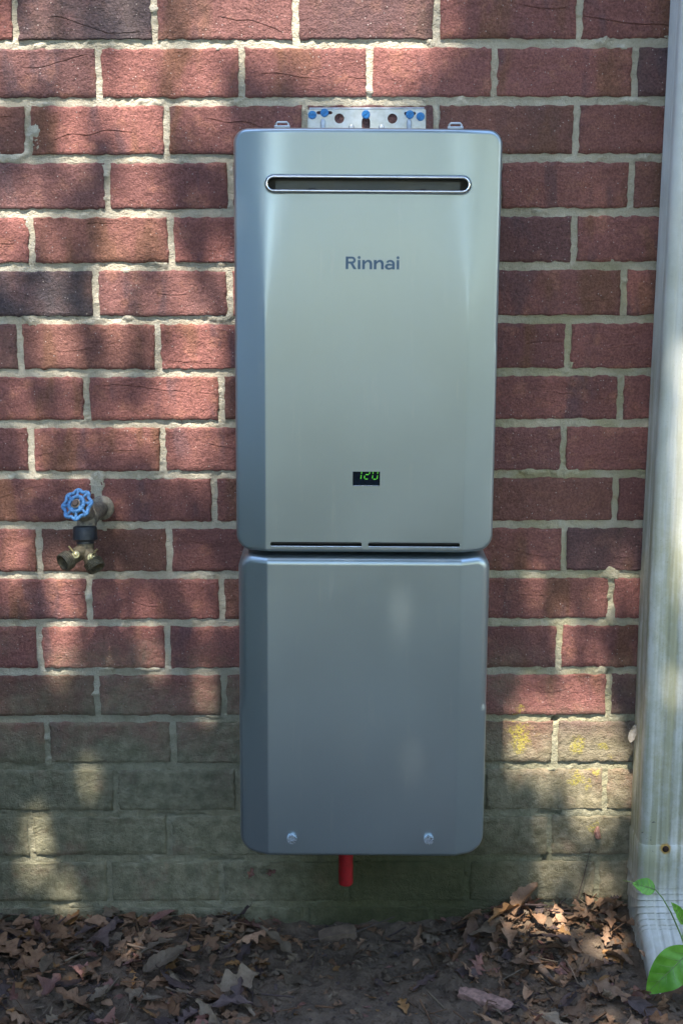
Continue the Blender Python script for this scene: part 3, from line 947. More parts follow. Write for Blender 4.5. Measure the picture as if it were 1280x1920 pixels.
for tgt, dr in ends:
    prof = [(-.0125, .0122), (-.012, .0142)]
    for i in range(4): prof += [(-.0105 + i * .0029, .0136), (-.0092 + i * .0029, .0147)]
    prof += [(.0016, .0136), (.0016, .0114), (-.009, .0106)]
    MB().lathe(tgt, dr, prof, 28).build('threaded_outlet', M_BRASS, sp)
    bore = MB().lathe(tgt - dr * .0085, dr, [(0, .0104), (.0005, .0104)], 20).build('bore', M_BLACK, sp)
    kc = K.lerp(tgt, .50) + Vector((.004 if tgt.x < -.39 else .0025, -.009, .004))
    kd = Vector((.08, -.95, .28)).normalized()
    kn = MB().lathe(kc - kd * .004, kd, [(0, .0060), (.006, .0062), (.0075, .0054), (.0076, .0030), (.0100, .0028), (.0108, .0012)], 20).build('valve_knob', M_BRASSY, sp)
    sgn = -1 if tgt.x < -.39 else 1
    MB().tube([kc + kd * .004, kc + kd * .004 + Vector((sgn * .006, -.001, .0085)), kc + kd * .004 + Vector((sgn * .0098, -.001, .0130))], [.0013, .0013, .0015], 8).build('lever', M_BRASSY, kn)
MB().tube([K + Vector((-.001 + .0055 * math.cos(t_), -.006, -.0095 + .0055 * math.sin(t_))) for t_ in np.linspace(0, 2 * math.pi, 20, endpoint=False)], .0009, 8, closed=True).build('ring', M_BRASSY, sp)

# ------------------------------------------------------------------ downspout
ds = thing('downspout', 'white ribbed aluminium downspout with green stains and an elbow at the ground', 'downspout', (0, 0, 0))
def spout_profile(grow=0.0):
    """closed loop of (x, n): x across, n from wall outwards"""
    x0, x1, n0, n1, rc = .4655 - grow, .5665 + grow, .012 - grow, .0885 + grow, .013
    pts = []
    def seg(a, b, n, off):
        for i in range(n):
            t_ = i / n
            pts.append((a[0] + (b[0] - a[0]) * t_ + off(t_)[0], a[1] + (b[1] - a[1]) * t_ + off(t_)[1]))
    rib = lambda t_: max(0.0, math.cos(2 * math.pi * t_ * 5)) ** 1.0 * .0016 * min(1, t_ * 14, (1 - t_) * 14)
    def side(t_):
        w_ = 0.0
        for c_ in (.30, .52, .74): w_ += .0012 * math.exp(-((t_ - c_) / .045) ** 2)
        return w_
    seg((x0, n0), (x0, n1 - rc), 46, lambda t_: (side(t_), 0))
    for a_ in np.linspace(math.pi, math.pi / 2, 9)[:-1]: pts.append((x0 + rc + rc * math.cos(a_), n1 - rc + rc * math.sin(a_)))
    seg((x0 + rc, n1), (x1 - rc, n1), 70, lambda t_: (0, -rib(t_)))
    for a_ in np.linspace(math.pi / 2, 0, 9)[:-1]: pts.append((x1 - rc + rc * math.cos(a_), n1 - rc + rc * math.sin(a_)))
    seg((x1, n1 - rc), (x1, n0), 46, lambda t_: (-side(1 - t_), 0))
    seg((x1, n0), (x0, n0), 10, lambda t_: (0, 0))
    return pts
def sweep(name, rings, mat, parent):
    v, f = [], []
    n = len(rings[0])
    for r_ in rings: v += r_
    for j in range(len(rings) - 1):
        for i in range(n):
            i2 = (i + 1) % n
            f.append((j * n + i, (j + 1) * n + i, (j + 1) * n + i2, j * n + i2))
    q = MB().add(v, f)
    return q.build(name, mat, parent, True, 50)
pr = spout_profile()
sweep('pipe', [[(x + max(0, z - .6) * .013, -n, z) for x, n in pr] for z in np.linspace(2.75, .150, 30)], M_SPOUT, ds)
pe = spout_profile(.0016)
rings = []
cxp = .516
PY, PZ = .152, .112                         # bend pivot in front of the pipe (distance from wall, height)
def place(profile, ang, sc=1.0, slide=0.0, lift=0.0):
    out = []
    for x, n in profile:
        dn = (n - .05) * sc + .05
        rr = PY - dn                        # distance from the pivot
        nn = PY - rr * math.cos(ang); zz = PZ - rr * math.sin(ang) + lift
        out.append((cxp + (x - cxp) * sc, -(nn + slide * math.sin(ang)), zz - slide * math.cos(ang)))
    return out
for z in (.1815, .1790, .150, .135, .126): rings.append([(x, -n, z) for x, n in (pe if z < .181 else pr)])
for i in range(7):                          # crimped bend
    a0 = R(i * 9.0)
    rings.append(place(pe, a0, 1.022)); rings.append(place(pe, a0 + R(1.2), 1.030)); rings.append(place(pe, a0 + R(2.4), .995)); rings.append(place(pe, a0 + R(7.5), 1.0 + .01))
aend = R(62)
for s_ in (0, .03, .06, .11, .16): rings.append(place(pe, aend, .99, s_))
rng = random.Random(4)
sweep('elbow', rings, M_SPOUT, ds)
MB().lathe((.5045, -.0895, .1755), (0, -1, 0), [(0, .0052), (.0018, .0050), (.003, .0036), (.0034, .0010)], 16).build('screw', M_RUSTHEAD, ds)

# ------------------------------------------------------------------ dead leaves
def leaf_geo(r, L, kind):
    """lobed leaf along +y, base at the origin, curled and twisted"""
    n = 20
    k1, k2, tw = r.uniform(-14, 14), r.uniform(-26, 40), r.uniform(-14, 14)
    lob = {'oak': r.choice((3, 4)), 'plain': 0, 'maple': 2}[kind]
    Wd = L * {'oak': .27, 'plain': .24, 'maple': .46}[kind] * r.uniform(.8, 1.15)
    v, f = [], []
    ph = r.uniform(0, .3)
    for i in range(n + 1):
        t_ = i / n
        w_ = Wd * (math.sin(math.pi * min(1, t_ ** .78)) ** .75 if 0 < t_ < 1 else .02)
        sl, sr = w_, w_
        if lob:
            c = .5 + .5 * math.cos(2 * math.pi * (lob * t_ + ph))
            c2 = .5 + .5 * math.cos(2 * math.pi * (lob * t_ + ph + .15))
            sl *= .36 + .64 * c; sr *= .36 + .64 * c2
        sl *= r.uniform(.86, 1.1); sr *= r.uniform(.86, 1.1)
        sweepf = L * .055 if lob else L * .02
        for q in (-1, -.5, 0, .5, 1):
            s_ = (sl if q < 0 else sr) * q
            x, y, z = s_, t_ * L + sweepf * abs(q) * (1 if lob else 0), 0.0
            z += .0035 * (1 - abs(q)) * -1 + r.uniform(-.0012, .0012) * abs(q)
            v.append([x, y, z])
    for p_ in v:
        x, y, z = p_
        a_ = tw * (y - L / 2)
        x, z = x * math.cos(a_) - z * math.sin(a_), x * math.sin(a_) + z * math.cos(a_)
        z += k2 * x * x
        if k1:
            th = k1 * (y - L / 2)
            z += (1 - math.cos(th)) / k1; y = L / 2 + math.sin(th) / k1
        p_[0], p_[1], p_[2] = x, y - L / 2, z
    for i in range(n):
        for j in range(4):
            a_ = i * 5 + j
            f.append((a_, a_ + 1, a_ + 6, a_ + 5))
    # stalk
    b0 = len(v); p0 = v[2]; ln = L * r.uniform(.12, .28)
    v += [[p0[0] - .0008, p0[1], p0[2]], [p0[0] + .0008, p0[1], p0[2]], [p0[0] + .0005, p0[1] - ln, p0[2] + r.uniform(-.004, .01)], [p0[0], p0[1], p0[2] - .0012]]
    f += [(b0, b0 + 1, b0 + 2), (b0 + 1, b0 + 3, b0 + 2), (b0 + 3, b0, b0 + 2)]
    zm = min(p_[2] for p_ in v)
    for p_ in v: p_[2] -= zm
    return v, f
LC = {'tan': ((.19, .105, .058), (.30, .180, .105)), 'brown': ((.115, .058, .029), (.21, .115, .060)), 'grey-brown': ((.115, .080, .050), (.20, .148, .098)),
      'dark purplish': ((.046, .030, .026), (.090, .058, .050)), 'reddish': ((.16, .070, .052), (.25, .125, .095)), 'orange-brown': ((.20, .095, .030), (.30, .16, .06))}
LM = {k: make_leaf_mat('leaf_' + k.replace(' ', '_').replace('-', '_'), *c) for k, c in LC.items()}
rl = random.Random(77)
VAR = {}
for col in LC:
    VAR[col] = []
    for i in range(7):
        kd = rl.choice(('oak', 'oak', 'plain', 'maple', 'oak'))
        v, f = leaf_geo(rl, rl.uniform(.050, .092) * (.82 if kd == 'maple' else 1), kd)
        me = bpy.data.meshes.new('dead_leaf'); me.from_pydata(v, [], f)
        me.polygons.foreach_set('use_smooth', [True] * len(me.polygons)); me.materials.append(LM[col])
        me['look'] = {'oak': 'lobed', 'plain': 'narrow', 'maple': 'broad pointed'}[kd]
        VAR[col].append(me)
def surf(x, y): return float(soil_h(x, y) + pile(x, y))
def put_leaf(me, x, y, lift, yaw, tx_, ty_, sc, label, group):
    o = bpy.data.objects.new('dead_leaf', me)
    COL.objects.link(o)
    o.location = (x, y, surf(x, y) + lift)
    o.rotation_euler = (tx_, ty_, yaw); o.scale = (sc * rl.uniform(.55, 1.0), sc, sc)
    return tag(o, label, 'leaf', group)
WEI = {'L': (('brown', 6), ('grey-brown', 3), ('dark purplish', 2), ('tan', 3), ('orange-brown', 1), ('reddish', 2)),
       'R': (('tan', 5), ('brown', 5), ('reddish', 2), ('grey-brown', 2), ('dark purplish', 2), ('orange-brown', 1))}
def where(y): return 'near the wall' if y > -.10 else ('midway out' if y > -.21 else 'at its front edge')
def pick(side):
    w_ = WEI[side]; return rl.choices([q[0] for q in w_], [q[1] for q in w_])[0]
# underneath: crumbled litter nobody could count
lv, lf, lm_ = [], [], []
mats = list(LC)
def litter(x, y, h, col, sc):
    me = rl.choice(VAR[col])
    E_ = Matrix.Translation((x, y, surf(x, y) + h)) @ Matrix.Rotation(rl.uniform(0, 6.28), 4, 'Z') @ Matrix.Rotation(rl.uniform(-.6, .6), 4, 'X') @ Matrix.Rotation(rl.uniform(-.6, .6), 4, 'Y') @ Matrix.Scale(sc, 4)
    n = len(lv)
    lv.extend([tuple(E_ @ q.co) for q in me.vertices]); lf.extend([tuple(i + n for i in p_.vertices) for p_ in me.polygons]); lm_.extend([mats.index(col)] * len(me.polygons))
for i in range(2300):
    side = 'L' if rl.random() < .55 else 'R'
    x = rl.uniform(-.75, -.08) if side == 'L' else rl.uniform(.10, .75)
    y = -rl.random() ** 1.2 * .42 - .004
    if side == 'L' and x > -.14 + rl.uniform(-.06, .06): continue
    if side == 'R' and x < .14 + .10 * (-y / .25) + rl.uniform(-.05, .05): continue
    if x > .455 and y > -.16: continue
    litter(x, y, rl.uniform(-.016, .004), pick(side), rl.uniform(.16, .60))
for i in range(420):
    litter(rl.uniform(-.14, .28), -rl.random() ** 1.4 * .36 - .01, rl.uniform(-.003, .001), pick('L'), rl.uniform(.05, .34))
for i in range(150):                         # slivers of twig in the litter
    side = rl.choice('LLR'); x = rl.uniform(-.62, -.02) if side == 'L' else rl.uniform(.08, .46)
    y = -rl.random() * .34 - .01; a_ = rl.uniform(0, 6.28); ln = rl.uniform(.012, .05); r_ = rl.uniform(.0006, .0016)
    z = surf(x, y) + rl.uniform(.001, .012); dz = rl.uniform(-.006, .010)
    n = len(lv); d_ = Vector((math.cos(a_), math.sin(a_), 0)); p_ = Vector((-d_.y, d_.x, 0))
    for e_ in (-1, 1):
        c_ = Vector((x, y, z + dz * e_)) + d_ * (ln * e_ / 2)
        lv.extend([tuple(c_ + p_ * r_), tuple(c_ - p_ * r_), tuple(c_ + Vector((0, 0, r_ * 1.7)))])
    lf.extend([(n, n + 3, n + 4, n + 1), (n + 1, n + 4, n + 5, n + 2), (n + 2, n + 5, n + 3, n)]); lm_.extend([mats.index(rl.choice(('brown', 'grey-brown', 'dark purplish')))] * 3)
me = bpy.data.meshes.new('leaf_litter'); me.from_pydata(lv, [], lf)
for c in mats: me.materials.append(LM[c])
me.polygons.foreach_set('material_index', lm_); me.polygons.foreach_set('use_smooth', [True] * len(lf))
lo = bpy.data.objects.new('leaf_litter', me); COL.objects.link(lo)
tag(lo, 'crumbled dark leaf litter beneath the dead leaves along the wall', 'leaf litter', None, 'stuff')
# single leaves on top
cnt = 0
while cnt < 135:
    x = rl.uniform(-.60, -.07); y = -rl.random() * .34 - .018
    if x > -.115 + rl.uniform(-.05, .09) ** 1: continue
    c = pick('L')
    me_ = rl.choice(VAR[c])
    put_leaf(me_, x, y, rl.uniform(-.006, .008), rl.uniform(0, 6.28), rl.gauss(0, .34), rl.gauss(0, .34), rl.uniform(.48, 1.0),
             f'{c} {me_["look"]} leaf in the pile below the tap, {where(y)}', f'{c} leaves in the pile below the tap'); cnt += 1
cnt = 0
while cnt < 125:
    x = rl.uniform(.09, .60); y = -rl.random() * .34 - .018
    if x < .12 + .45 * max(0, -y - .06) + rl.uniform(-.08, .06): continue
    if x > .44 and y > -.15: continue
    c = pick('R')
    me_ = rl.choice(VAR[c])
    put_leaf(me_, x, y, rl.uniform(-.006, .012), rl.uniform(0, 6.28), rl.gauss(0, .40), rl.gauss(0, .40), rl.uniform(.48, 1.0),
             f'{c} {me_["look"]} leaf in the pile by the downspout, {where(y)}', f'{c} leaves in the pile beside the downspout'); cnt += 1
# particular ones
for c, i, x, y, lift, yaw, a_, b_, sc, lab in (
        ('tan', 0, .300, -.030, .010, -.9, .5, -.3, 1.15, 'large tan dead leaf propped against the wall at the top of the right pile'),
        ('tan', 1, .400, -.085, .016, .3, -.1, .1, .85, 'pale star-shaped tan leaf lying on the pile near the downspout'),
        ('orange-brown', 0, .090, -.253, .002, .2, .2, -.2, .5, 'small orange leaf alone on the bare dark soil'),
        ('reddish', 0, -.150, -.030, .004, 1.2, .1, .1, .9, 'pinkish red leaf at the foot of the wall left of the red pipe'),
        ('orange-brown', 2, -.125, -.150, .006, .4, -.3, .2, .85, 'curled orange-brown leaf at the right end of the left pile'),
        ('grey-brown', 1, -.270, -.165, .016, -.7, .1, .1, 1.35, 'big pale grey lobed leaf in the middle of the left pile'),
        ('dark purplish', 1, .330, -.125, .014, 1.5, .1, .2, 1.25, 'big dark purple leaf in the middle of the right pile'),
        ('tan', 3, .205, -.050, .012, .6, -.7, .2, .9, 'pointed tan leaf standing up beside the mossy brick')):
    o = put_leaf(VAR[c][i], x, y, lift, yaw, a_, b_, sc, lab, None)
# twigs, wood chip, brick fragment
def twig(pts, r0, label, mat=M_TWIG):
    n = len(pts)
    o = MB().tube(pts, [r0 * (1 - .5 * i / (n - 1)) for i in range(n)], 8, fn=lambda th, i: 1 + .12 * math.sin(3 * th + i * 2)).build('twig', mat)
    return tag(o, label, 'twig', 'twigs in the litter')
def gp(x, y, h): return (x, y, surf(x, y) + h)
twig([gp(.292, -.150, .006), gp(.306, -.180, .010), gp(.316, -.215, .006)], .0075, 'short thick brown twig in the right leaf pile')
twig([gp(.342, -.155, .012), gp(.347, -.185, .016), gp(.352, -.215, .008), gp(.372, -.245, .006)], .0013, 'thin pale bent twig beside the thick twig', M_WOOD)
twig([gp(.380, -.020, .004), gp(.392, -.016, .045), gp(.402, -.010, .085)], .0010, 'thin dry stalk leaning against the wall by the downspout')
twig([gp(-.050, -.045, .003), gp(.020, -.040, .008), gp(.085, -.020, .020)], .0020, 'thin dark twig lying along the foot of the wall')
twig([gp(-.335, -.120, .014), gp(-.270, -.150, .018), gp(-.230, -.160, .014)], .0022, 'grey twig across the left leaf pile', M_WOOD)
wc = MB(); rw = random.Random(5)
poly = [(-.028, 0), (-.030, .006), (-.020, .012), (.010, .016), (.027, .015), (.031, .009), (.026, .001)]
wc.prism(poly, -.012, .012)
wc = wc.build('wood_chip', M_WOOD, None, True, 30); wc.location = gp(-.008, -.040, .002); wc.rotation_euler = (.15, -.02, .06)
tag(wc, 'flat brown wood chip on the soil below the red pipe', 'wood chip')
fv, ff = [], []
nu, nv = 16, 10
fr_ = random.Random(3)
for i in range(nu + 1):
    for j in range(nv):
        th = 2 * math.pi * j / nv
        e = 1 - .25 * (abs(i / nu - .5) * 2) ** 4
        px_, pz_ = math.copysign(abs(math.cos(th)) ** .45, math.cos(th)), math.copysign(abs(math.sin(th)) ** .45, math.sin(th))
        fv.append(((i / nu - .5) * .082 + fr_.uniform(-.0015, .0015), px_ * .0125 * e + fr_.uniform(-.0013, .0013), pz_ * .0085 * e + fr_.uniform(-.0011, .0011)))
for i in range(nu):
    for j in range(nv): ff.append((i * nv + j, i * nv + (j + 1) % nv, (i + 1) * nv + (j + 1) % nv, (i + 1) * nv + j))
ff += [tuple(range(nv - 1, -1, -1)), tuple(nu * nv + j for j in range(nv))]
fg = MB().add(fv, ff).build('brick_fragment', M_FRAG, None, True, 50)
fg.location = gp(.212, -.238, .008); fg.rotation_euler = (.1, .10, -.42)
tag(fg, 'rough pinkish brick fragment lying on the soil in front of the right pile', 'brick fragment')
# soil crumbs
cv, cf = [], []
for i in range(1100):
    x, y, s_ = rl.uniform(-.22, .34), rl.uniform(-.36, -.03), rl.choice((.0014, .0022, .0032, .0045, .0065)) * rl.uniform(.7, 1.3)
    n = len(cv); z = surf(x, y) + s_ * .3
    for dx, dy, dz in ((1, 0, 0), (-1, 0, 0), (0, 1, 0), (0, -1, 0), (0, 0, .8), (0, 0, -.8)):
        cv.append((x + dx * s_ * rl.uniform(.6, 1.3), y + dy * s_ * rl.uniform(.6, 1.3), z + dz * s_ * rl.uniform(.6, 1.3)))
    for a_, b_ in ((0, 2), (2, 1), (1, 3), (3, 0)): cf += [(n + a_, n + b_, n + 4), (n + b_, n + a_, n + 5)]
cr = obj('soil_crumbs', cv, cf, M_SOIL, None, False)
tag(cr, 'loose crumbs of dark soil on the bare patch under the heater', 'soil', None, 'stuff')
# small dry leftovers stuck on wall and downspout
hk = MB().tube([(.414, -.004, .176), (.412, -.008, .168), (.414, -.009, .160), (.416, -.004, .154)], [.002, .005, .0045, .0015], 10).build('cocoon', simple('cocoon_shell', (.36, .17, .12), .6, 0, .3, 300), None)
tag(hk, 'tiny reddish cocoon stuck to the mossy brick beside the downspout', 'cocoon')
pl_v, pl_f = leaf_geo(random.Random(8), .032, 'plain')
pl = obj('leaf_scrap', pl_v, pl_f, make_leaf_mat('pale_scrap', (.38, .33, .27), (.55, .50, .43))); pl.location = (.4625, -.030, .345); pl.rotation_euler = (R(80), R(12), R(-35))
tag(pl, 'pale dry leaf scrap caught on the downspout edge', 'leaf')

for i, (x, z, lab) in enumerate(((-.150, .098, 'crumpled red leaf scrap stuck on the dark brick below the pipe cover'), (-.118, .100, 'small forked red leaf scrap on the dark brick left of the red pipe'))):
    v, f = leaf_geo(random.Random(60 + i), .017, 'maple')
    q = obj('leaf_scrap', v, f, LM['reddish']); q.location = (x, -.006, z); q.rotation_euler = (R(78), R(20 + 60 * i), R(15)); tag(q, lab, 'leaf')
# ------------------------------------------------------------------ vine
vine = thing('green_vine', 'green climbing vine with glossy leaves in front of the downspout elbow', 'vine', (.52, -.2, 0))
V0 = Vector((.52, -.2, 0))
def vine_leaf(base, tip, width, nrm, fold, parent, wav=.0):
    base, tip, nrm = Vector(base) - V0, Vector(tip) - V0, Vector(nrm).normalized()
    ax_ = tip - base; L = ax_.length; ax_.normalize()
    sd = ax_.cross(nrm).normalized(); nn = sd.cross(ax_).normalized()
    v, f = [], []
    n, m = 22, 5
    for i in range(n + 1):
        t_ = i / n
        w_ = width / 2 * (math.sin(math.pi * t_ ** .72) ** .82 if 0 < t_ < 1 else 0.001)
        for j in range(-m, m + 1):
            q = j / m
            dpt = fold * abs(q) ** 1.3 * w_ - .10 * L * (t_ - .5) ** 2 * 2 + wav * math.sin(t_ * 19 + (2 if q < 0 else 0)) * q * q
            dpt += .0006 * math.sin(t_ * 30 - abs(q) * 5)
            v.append(base + ax_ * (t_ * L) + sd * (q * w_) + nn * dpt)
    k = 2 * m + 1
    for i in range(n):
        for j in range(2 * m): f.append((i * k + j, i * k + j + 1, (i + 1) * k + j + 1, (i + 1) * k + j))
    lf_ = obj('leaf', v, f, M_VINE, parent)
    rib = MB().tube([base + ax_ * (t_ * L) + nn * (-.10 * L * (t_ - .5) ** 2 * 2 + .0003) for t_ in np.linspace(0, .96, 12)], list(np.linspace(.0009, .0003, 12)), 6)
    def on_leaf(t_, q):
        w_ = width / 2 * math.sin(math.pi * t_ ** .72) ** .82
        d_ = fold * abs(q) ** 1.3 * w_ - .10 * L * (t_ - .5) ** 2 * 2 + wav * math.sin(t_ * 19 + (2 if q < 0 else 0)) * q * q + .0006 * math.sin(t_ * 30 - abs(q) * 5)
        return base + ax_ * (t_ * L) + sd * (q * w_) + nn * d_
    rib.build('midrib', M_STEM, lf_)
    for sg in (-1, 1):
        for t0 in (.12, .26, .41, .56, .70):
            MB().tube([on_leaf(t0 + .20 * k_ * (1 - .3 * k_), sg * .85 * k_) for k_ in np.linspace(0, 1, 7)], list(np.linspace(.00045, .00015, 7)), 5).build('vein', M_STEM, lf_)
    return lf_
vine_leaf((.5080, -.262, .0980), (.4430, -.262, .0260), .054, (-.15, -1, .55), .18, vine, .0016)
vine_leaf((.4735, -.165, .1440), (.4395, -.160, .1520), .026, (0, -1, .9), .2, vine, .0006)
vine_leaf((.5150, -.182, .0960), (.4945, -.185, .1330), .018, (.7, -1, .3), .5, vine, .0006)
vine_leaf((.5600, -.26, .040), (.5080, -.275, .070), .034, (0, -1, .6), .2, vine, .001)
def vs_(pts, r0, r1): MB().tube([Vector(p_) - V0 for p_ in pts], list(np.linspace(r0, r1, len(pts))), 8).build('stem', M_STEM, vine)
vs_([(.5300, -.21, .010), (.5220, -.200, .045), (.5100, -.186, .080), (.4960, -.176, .112), (.4840, -.168, .132), (.4735, -.165, .1440)], .0014, .0009)
vs_([(.5300, -.21, .010), (.5270, -.235, .060), (.5180, -.256, .092), (.5080, -.262, .0980)], .0014, .0010)
vs_([(.5120, -.187, .076), (.5150, -.183, .088), (.5150, -.182, .0960)], .0009, .0008)
vs_([(.4735, -.165, .1440), (.4550, -.160, .150), (.4350, -.150, .1500), (.428, -.146, .1495)], .0007, .0004)

# ------------------------------------------------------------------ trees behind the camera
def leaf_cards(P, size, rr, mat, name, parent):
    P = np.asarray(P); n = len(P)
    d = rr.normal(size=(n, 3)); d /= np.linalg.norm(d, axis=1)[:, None]
    e = rr.normal(size=(n, 3)); e -= (e * d).sum(1)[:, None] * d; e /= np.linalg.norm(e, axis=1)[:, None]
    nn = np.cross(d, e)
    L = size * rr.uniform(.75, 1.25, n)[:, None]
    a = P - d * L / 2; b = P + d * L / 2; w = e * L * .30; h = nn * L * .10
    v = np.stack([a, P + w + h, b, P - w + h, P - d * L * .05], 1).reshape(-1, 3)
    f = []
    for i in range(n):
        q = i * 5; f += [(q, q + 1, q + 4), (q + 1, q + 2, q + 4), (q + 2, q + 3, q + 4), (q + 3, q, q + 4)]
    return obj(name, v, f, mat, parent, False)
def limb(mb, a, b, r0, r1, rr, n=7, sag=.0):
    a, b = Vector(a), Vector(b); pts = []
    for i in range(n):
        t_ = i / (n - 1); p_ = a.lerp(b, t_)
        w_ = (b - a).length * .045 * math.sin(math.pi * t_)
        pts.append(p_ + Vector((rr.uniform(-w_, w_), rr.uniform(-w_, w_), rr.uniform(-w_, w_) + sag * math.sin(math.pi * t_))))
    mb.tube(pts, list(np.linspace(r0, r1, n)), 10)

Sv = np.array(S)
def on_wall(x, y, z):
    t_ = -y / -Sv[1]
    return x - Sv[0] * t_, z - Sv[2] * t_
SPOTS = []          # openings in the crown: where their light lands (x, plane y, z, half width, half height)
for q in ((.045, 0, 1.385, .105, .080), (-.05, 0, 1.43, .08, .07), (-.18, 0, 1.42, .04, .05), (-.335, 0, 1.115, .026, .045), (-.345, 0, 1.025, .022, .045), (-.245, 0, 1.035, .035, .040),
          (-.215, 0, .955, .036, .055), (-.225, 0, .865, .034, .050), (-.43, 0, .955, .020, .050), (-.34, 0, .950, .014, .045), (-.225, 0, .79, .010, .05),
          (-.435, 0, .560, .020, .070), (-.450, 0, .470, .016, .045), (-.515, 0, .63, .012, .045), (-.295, 0, .475, .008, .050), (-.215, 0, .39, .010, .04),
          (-.482, 0, .150, .0095, .080), (-.447, 0, .050, .0095, .060), (-.508, 0, .110, .006, .080), (-.535, 0, .36, .006, .05), (-.408, 0, .255, .014, .040),
          (.345, 0, .320, .085, .075), (.415, 0, .265, .070, .075), (.290, 0, .330, .034, .055), (.40, 0, .40, .022, .05),
          (.30, 0, .55, .010, .06), (.36, 0, .47, .013, .05), (.44, 0, .62, .012, .04), (-.30, 0, 1.35, .016, .05), (-.40, 0, 1.29, .02, .05), (-.20, 0, 1.36, .02, .05),
          (-.43, 0, 1.40, .018, .05), (-.30, 0, 1.24, .018, .05), (-.50, 0, 1.15, .012, .04),
          (.512, -.088, .86, .018, .12), (.512, -.088, .68, .018, .12), (.50, -.088, .45, .009, .08),
          (.085, -.25, .590, .0092, .040), (.095, -.25, .37, .0080, .025), (.04, -.02, 1.285, .05, .02), (.33, -.06, .04, .035, .05), (.42, -.10, .03, .03, .04), (.28, -.05, .05, .02, .03), (-.33, -.12, .02, .014, .03)):
    x, z = on_wall(q[0], q[1], q[2]); SPOTS.append((x, z, q[3] * .8, q[4]))
def depth_map(X, Z):
    """how many leaves lie along the sun's ray that would reach this point of the wall"""
    t_ = np.full(X.shape, 7.0)
    left = sstep(-.08, -.20, X) * sstep(.62, .80, Z)
    t_ = t_ * (1 - left) + 1.7 * left
    lowl = sstep(-.10, -.22, X) * sstep(.42, .50, Z) * sstep(.80, .62, Z)
    t_ = t_ * (1 - lowl) + 2.9 * lowl
    topc = sstep(1.26, 1.36, Z) * sstep(.26, .12, X)
    t_ = t_ * (1 - topc) + .6 * topc
    right = sstep(.28, .34, X) * sstep(.75, .60, Z) * sstep(.50, .45, X)
    t_ = t_ * (1 - right) + 2.8 * right
    return t_
rr = np.random.default_rng(5)
LEAF = .050
N = 108000
CX = rr.uniform(-1.9, 1.9, N); CZ = rr.uniform(-1.7, 2.4, N)
CT = rr.uniform(0, .9, N) + np.maximum(3.7, (3.3 - CZ) / Sv[2])
keepm = rr.random(N) < depth_map(CX, CZ) / 7.0
for x, z, a, b in SPOTS:
    mrg = LEAF * .17
    inside = (((CX - x) / (a + mrg)) ** 2 + ((CZ - z) / (b + mrg * 1.7)) ** 2) < 1
    keepm &= ~(inside & (rr.random(N) < (1.0 if a > .0072 else .75)))
CP = np.stack([CX, CX * 0, CZ], 1) + Sv[None] * CT[:, None]
tree = thing('shade_tree', 'broadleaf tree behind the viewer whose boughs overhang the wall', 'tree', (2.6, -5.2, 0))
T0 = Vector((2.6, -5.2, 0))
CP = CP[keepm] - np.array(T0)
leaf_cards(CP, LEAF, rr, M_TREELEAF, 'crown', tree)
ZX = rr.uniform(-3.2, 4.2, 4200); ZZ = rr.uniform(-6.0, -1.5, 4200)  # extra unseen leaves added to shade the ground in front of the wall
ZT = rr.uniform(0, 1.6, 4200) + (3.6 - ZZ) / Sv[2]
leaf_cards(np.stack([ZX, ZX * 0, ZZ], 1) + Sv[None] * ZT[:, None] - np.array(T0), .22, rr, M_TREELEAF, 'added_shade_crown', tree)
tk = MB(); rt_ = random.Random(2)
limb(tk, (0, 0, -.2), (-.15, .1, 3.6), .24, .17, rt_)
tk.build('trunk', M_BARK, tree)
for tip in ((-3.0, 2.2, 4.6), (-1.6, 3.0, 4.2), (-.2, 2.2, 5.2), (-3.8, 1.2, 5.0), (.8, 1.0, 5.6)):
    q = MB(); limb(q, (-.15, .1, 3.3), tip, .13, .025, rt_, 8, .3); q.build('limb', M_BARK, tree)
q2 = np.concatenate([rr.normal(size=(1500, 3)) * np.array([.9, .8, .7]) + np.array(c_) for c_ in ((.6, .2, 5.6), (1.4, -.8, 5.2), (-.4, -1.0, 6.0))])
leaf_cards(q2, .14, rr, M_TREELEAF, 'upper_crown', tree)
def far_tree(x, y, h, rad, label, seed):
    r_ = np.random.default_rng(seed); rp = random.Random(seed)
    o = thing('garden_tree', label, 'tree', (x, y, 0), 'trees across the garden')
    q = MB(); limb(q, (0, 0, -.2), (.1, .1, h * .62), .2, .10, rp)
    for i in range(6):
        a_ = 6.28 * i / 6 + rp.uniform(-.4, .4); limb(q, (.05, .05, h * rp.uniform(.3, .5)), (rad * .7 * math.cos(a_), rad * .7 * math.sin(a_), h * rp.uniform(.55, .9)), .08, .02, rp, 6, .2)
    q.build('trunk', M_BARK, o)
    pts = []
    for i in range(46):
        d_ = r_.normal(size=3); d_ /= np.linalg.norm(d_)
        c_ = d_ * np.array([rad, rad, h * .42]) * r_.uniform(.35, .95) + np.array([0, 0, h * .58])
        pts.append(r_.normal(size=(75, 3)) * rad * .17 + c_)
    pts = np.concatenate(pts); pts = pts[pts[:, 2] > .4]
    leaf_cards(pts, .30, r_, M_TREELEAF, 'crown', o)
far_tree(8.0, -4.0, 6.5, 2.4, 'round garden tree standing to the right of the viewer', 21)
far_tree(8.5, -10.0, 8.0, 3.0, 'tall garden tree farther to the right behind the viewer', 22)
far_tree(-2.4, -15.0, 6.5, 2.8, 'garden tree behind the viewer to the left', 24)
far_tree(2.6, -14.0, 7.5, 3.0, 'garden tree straight behind the viewer', 23)

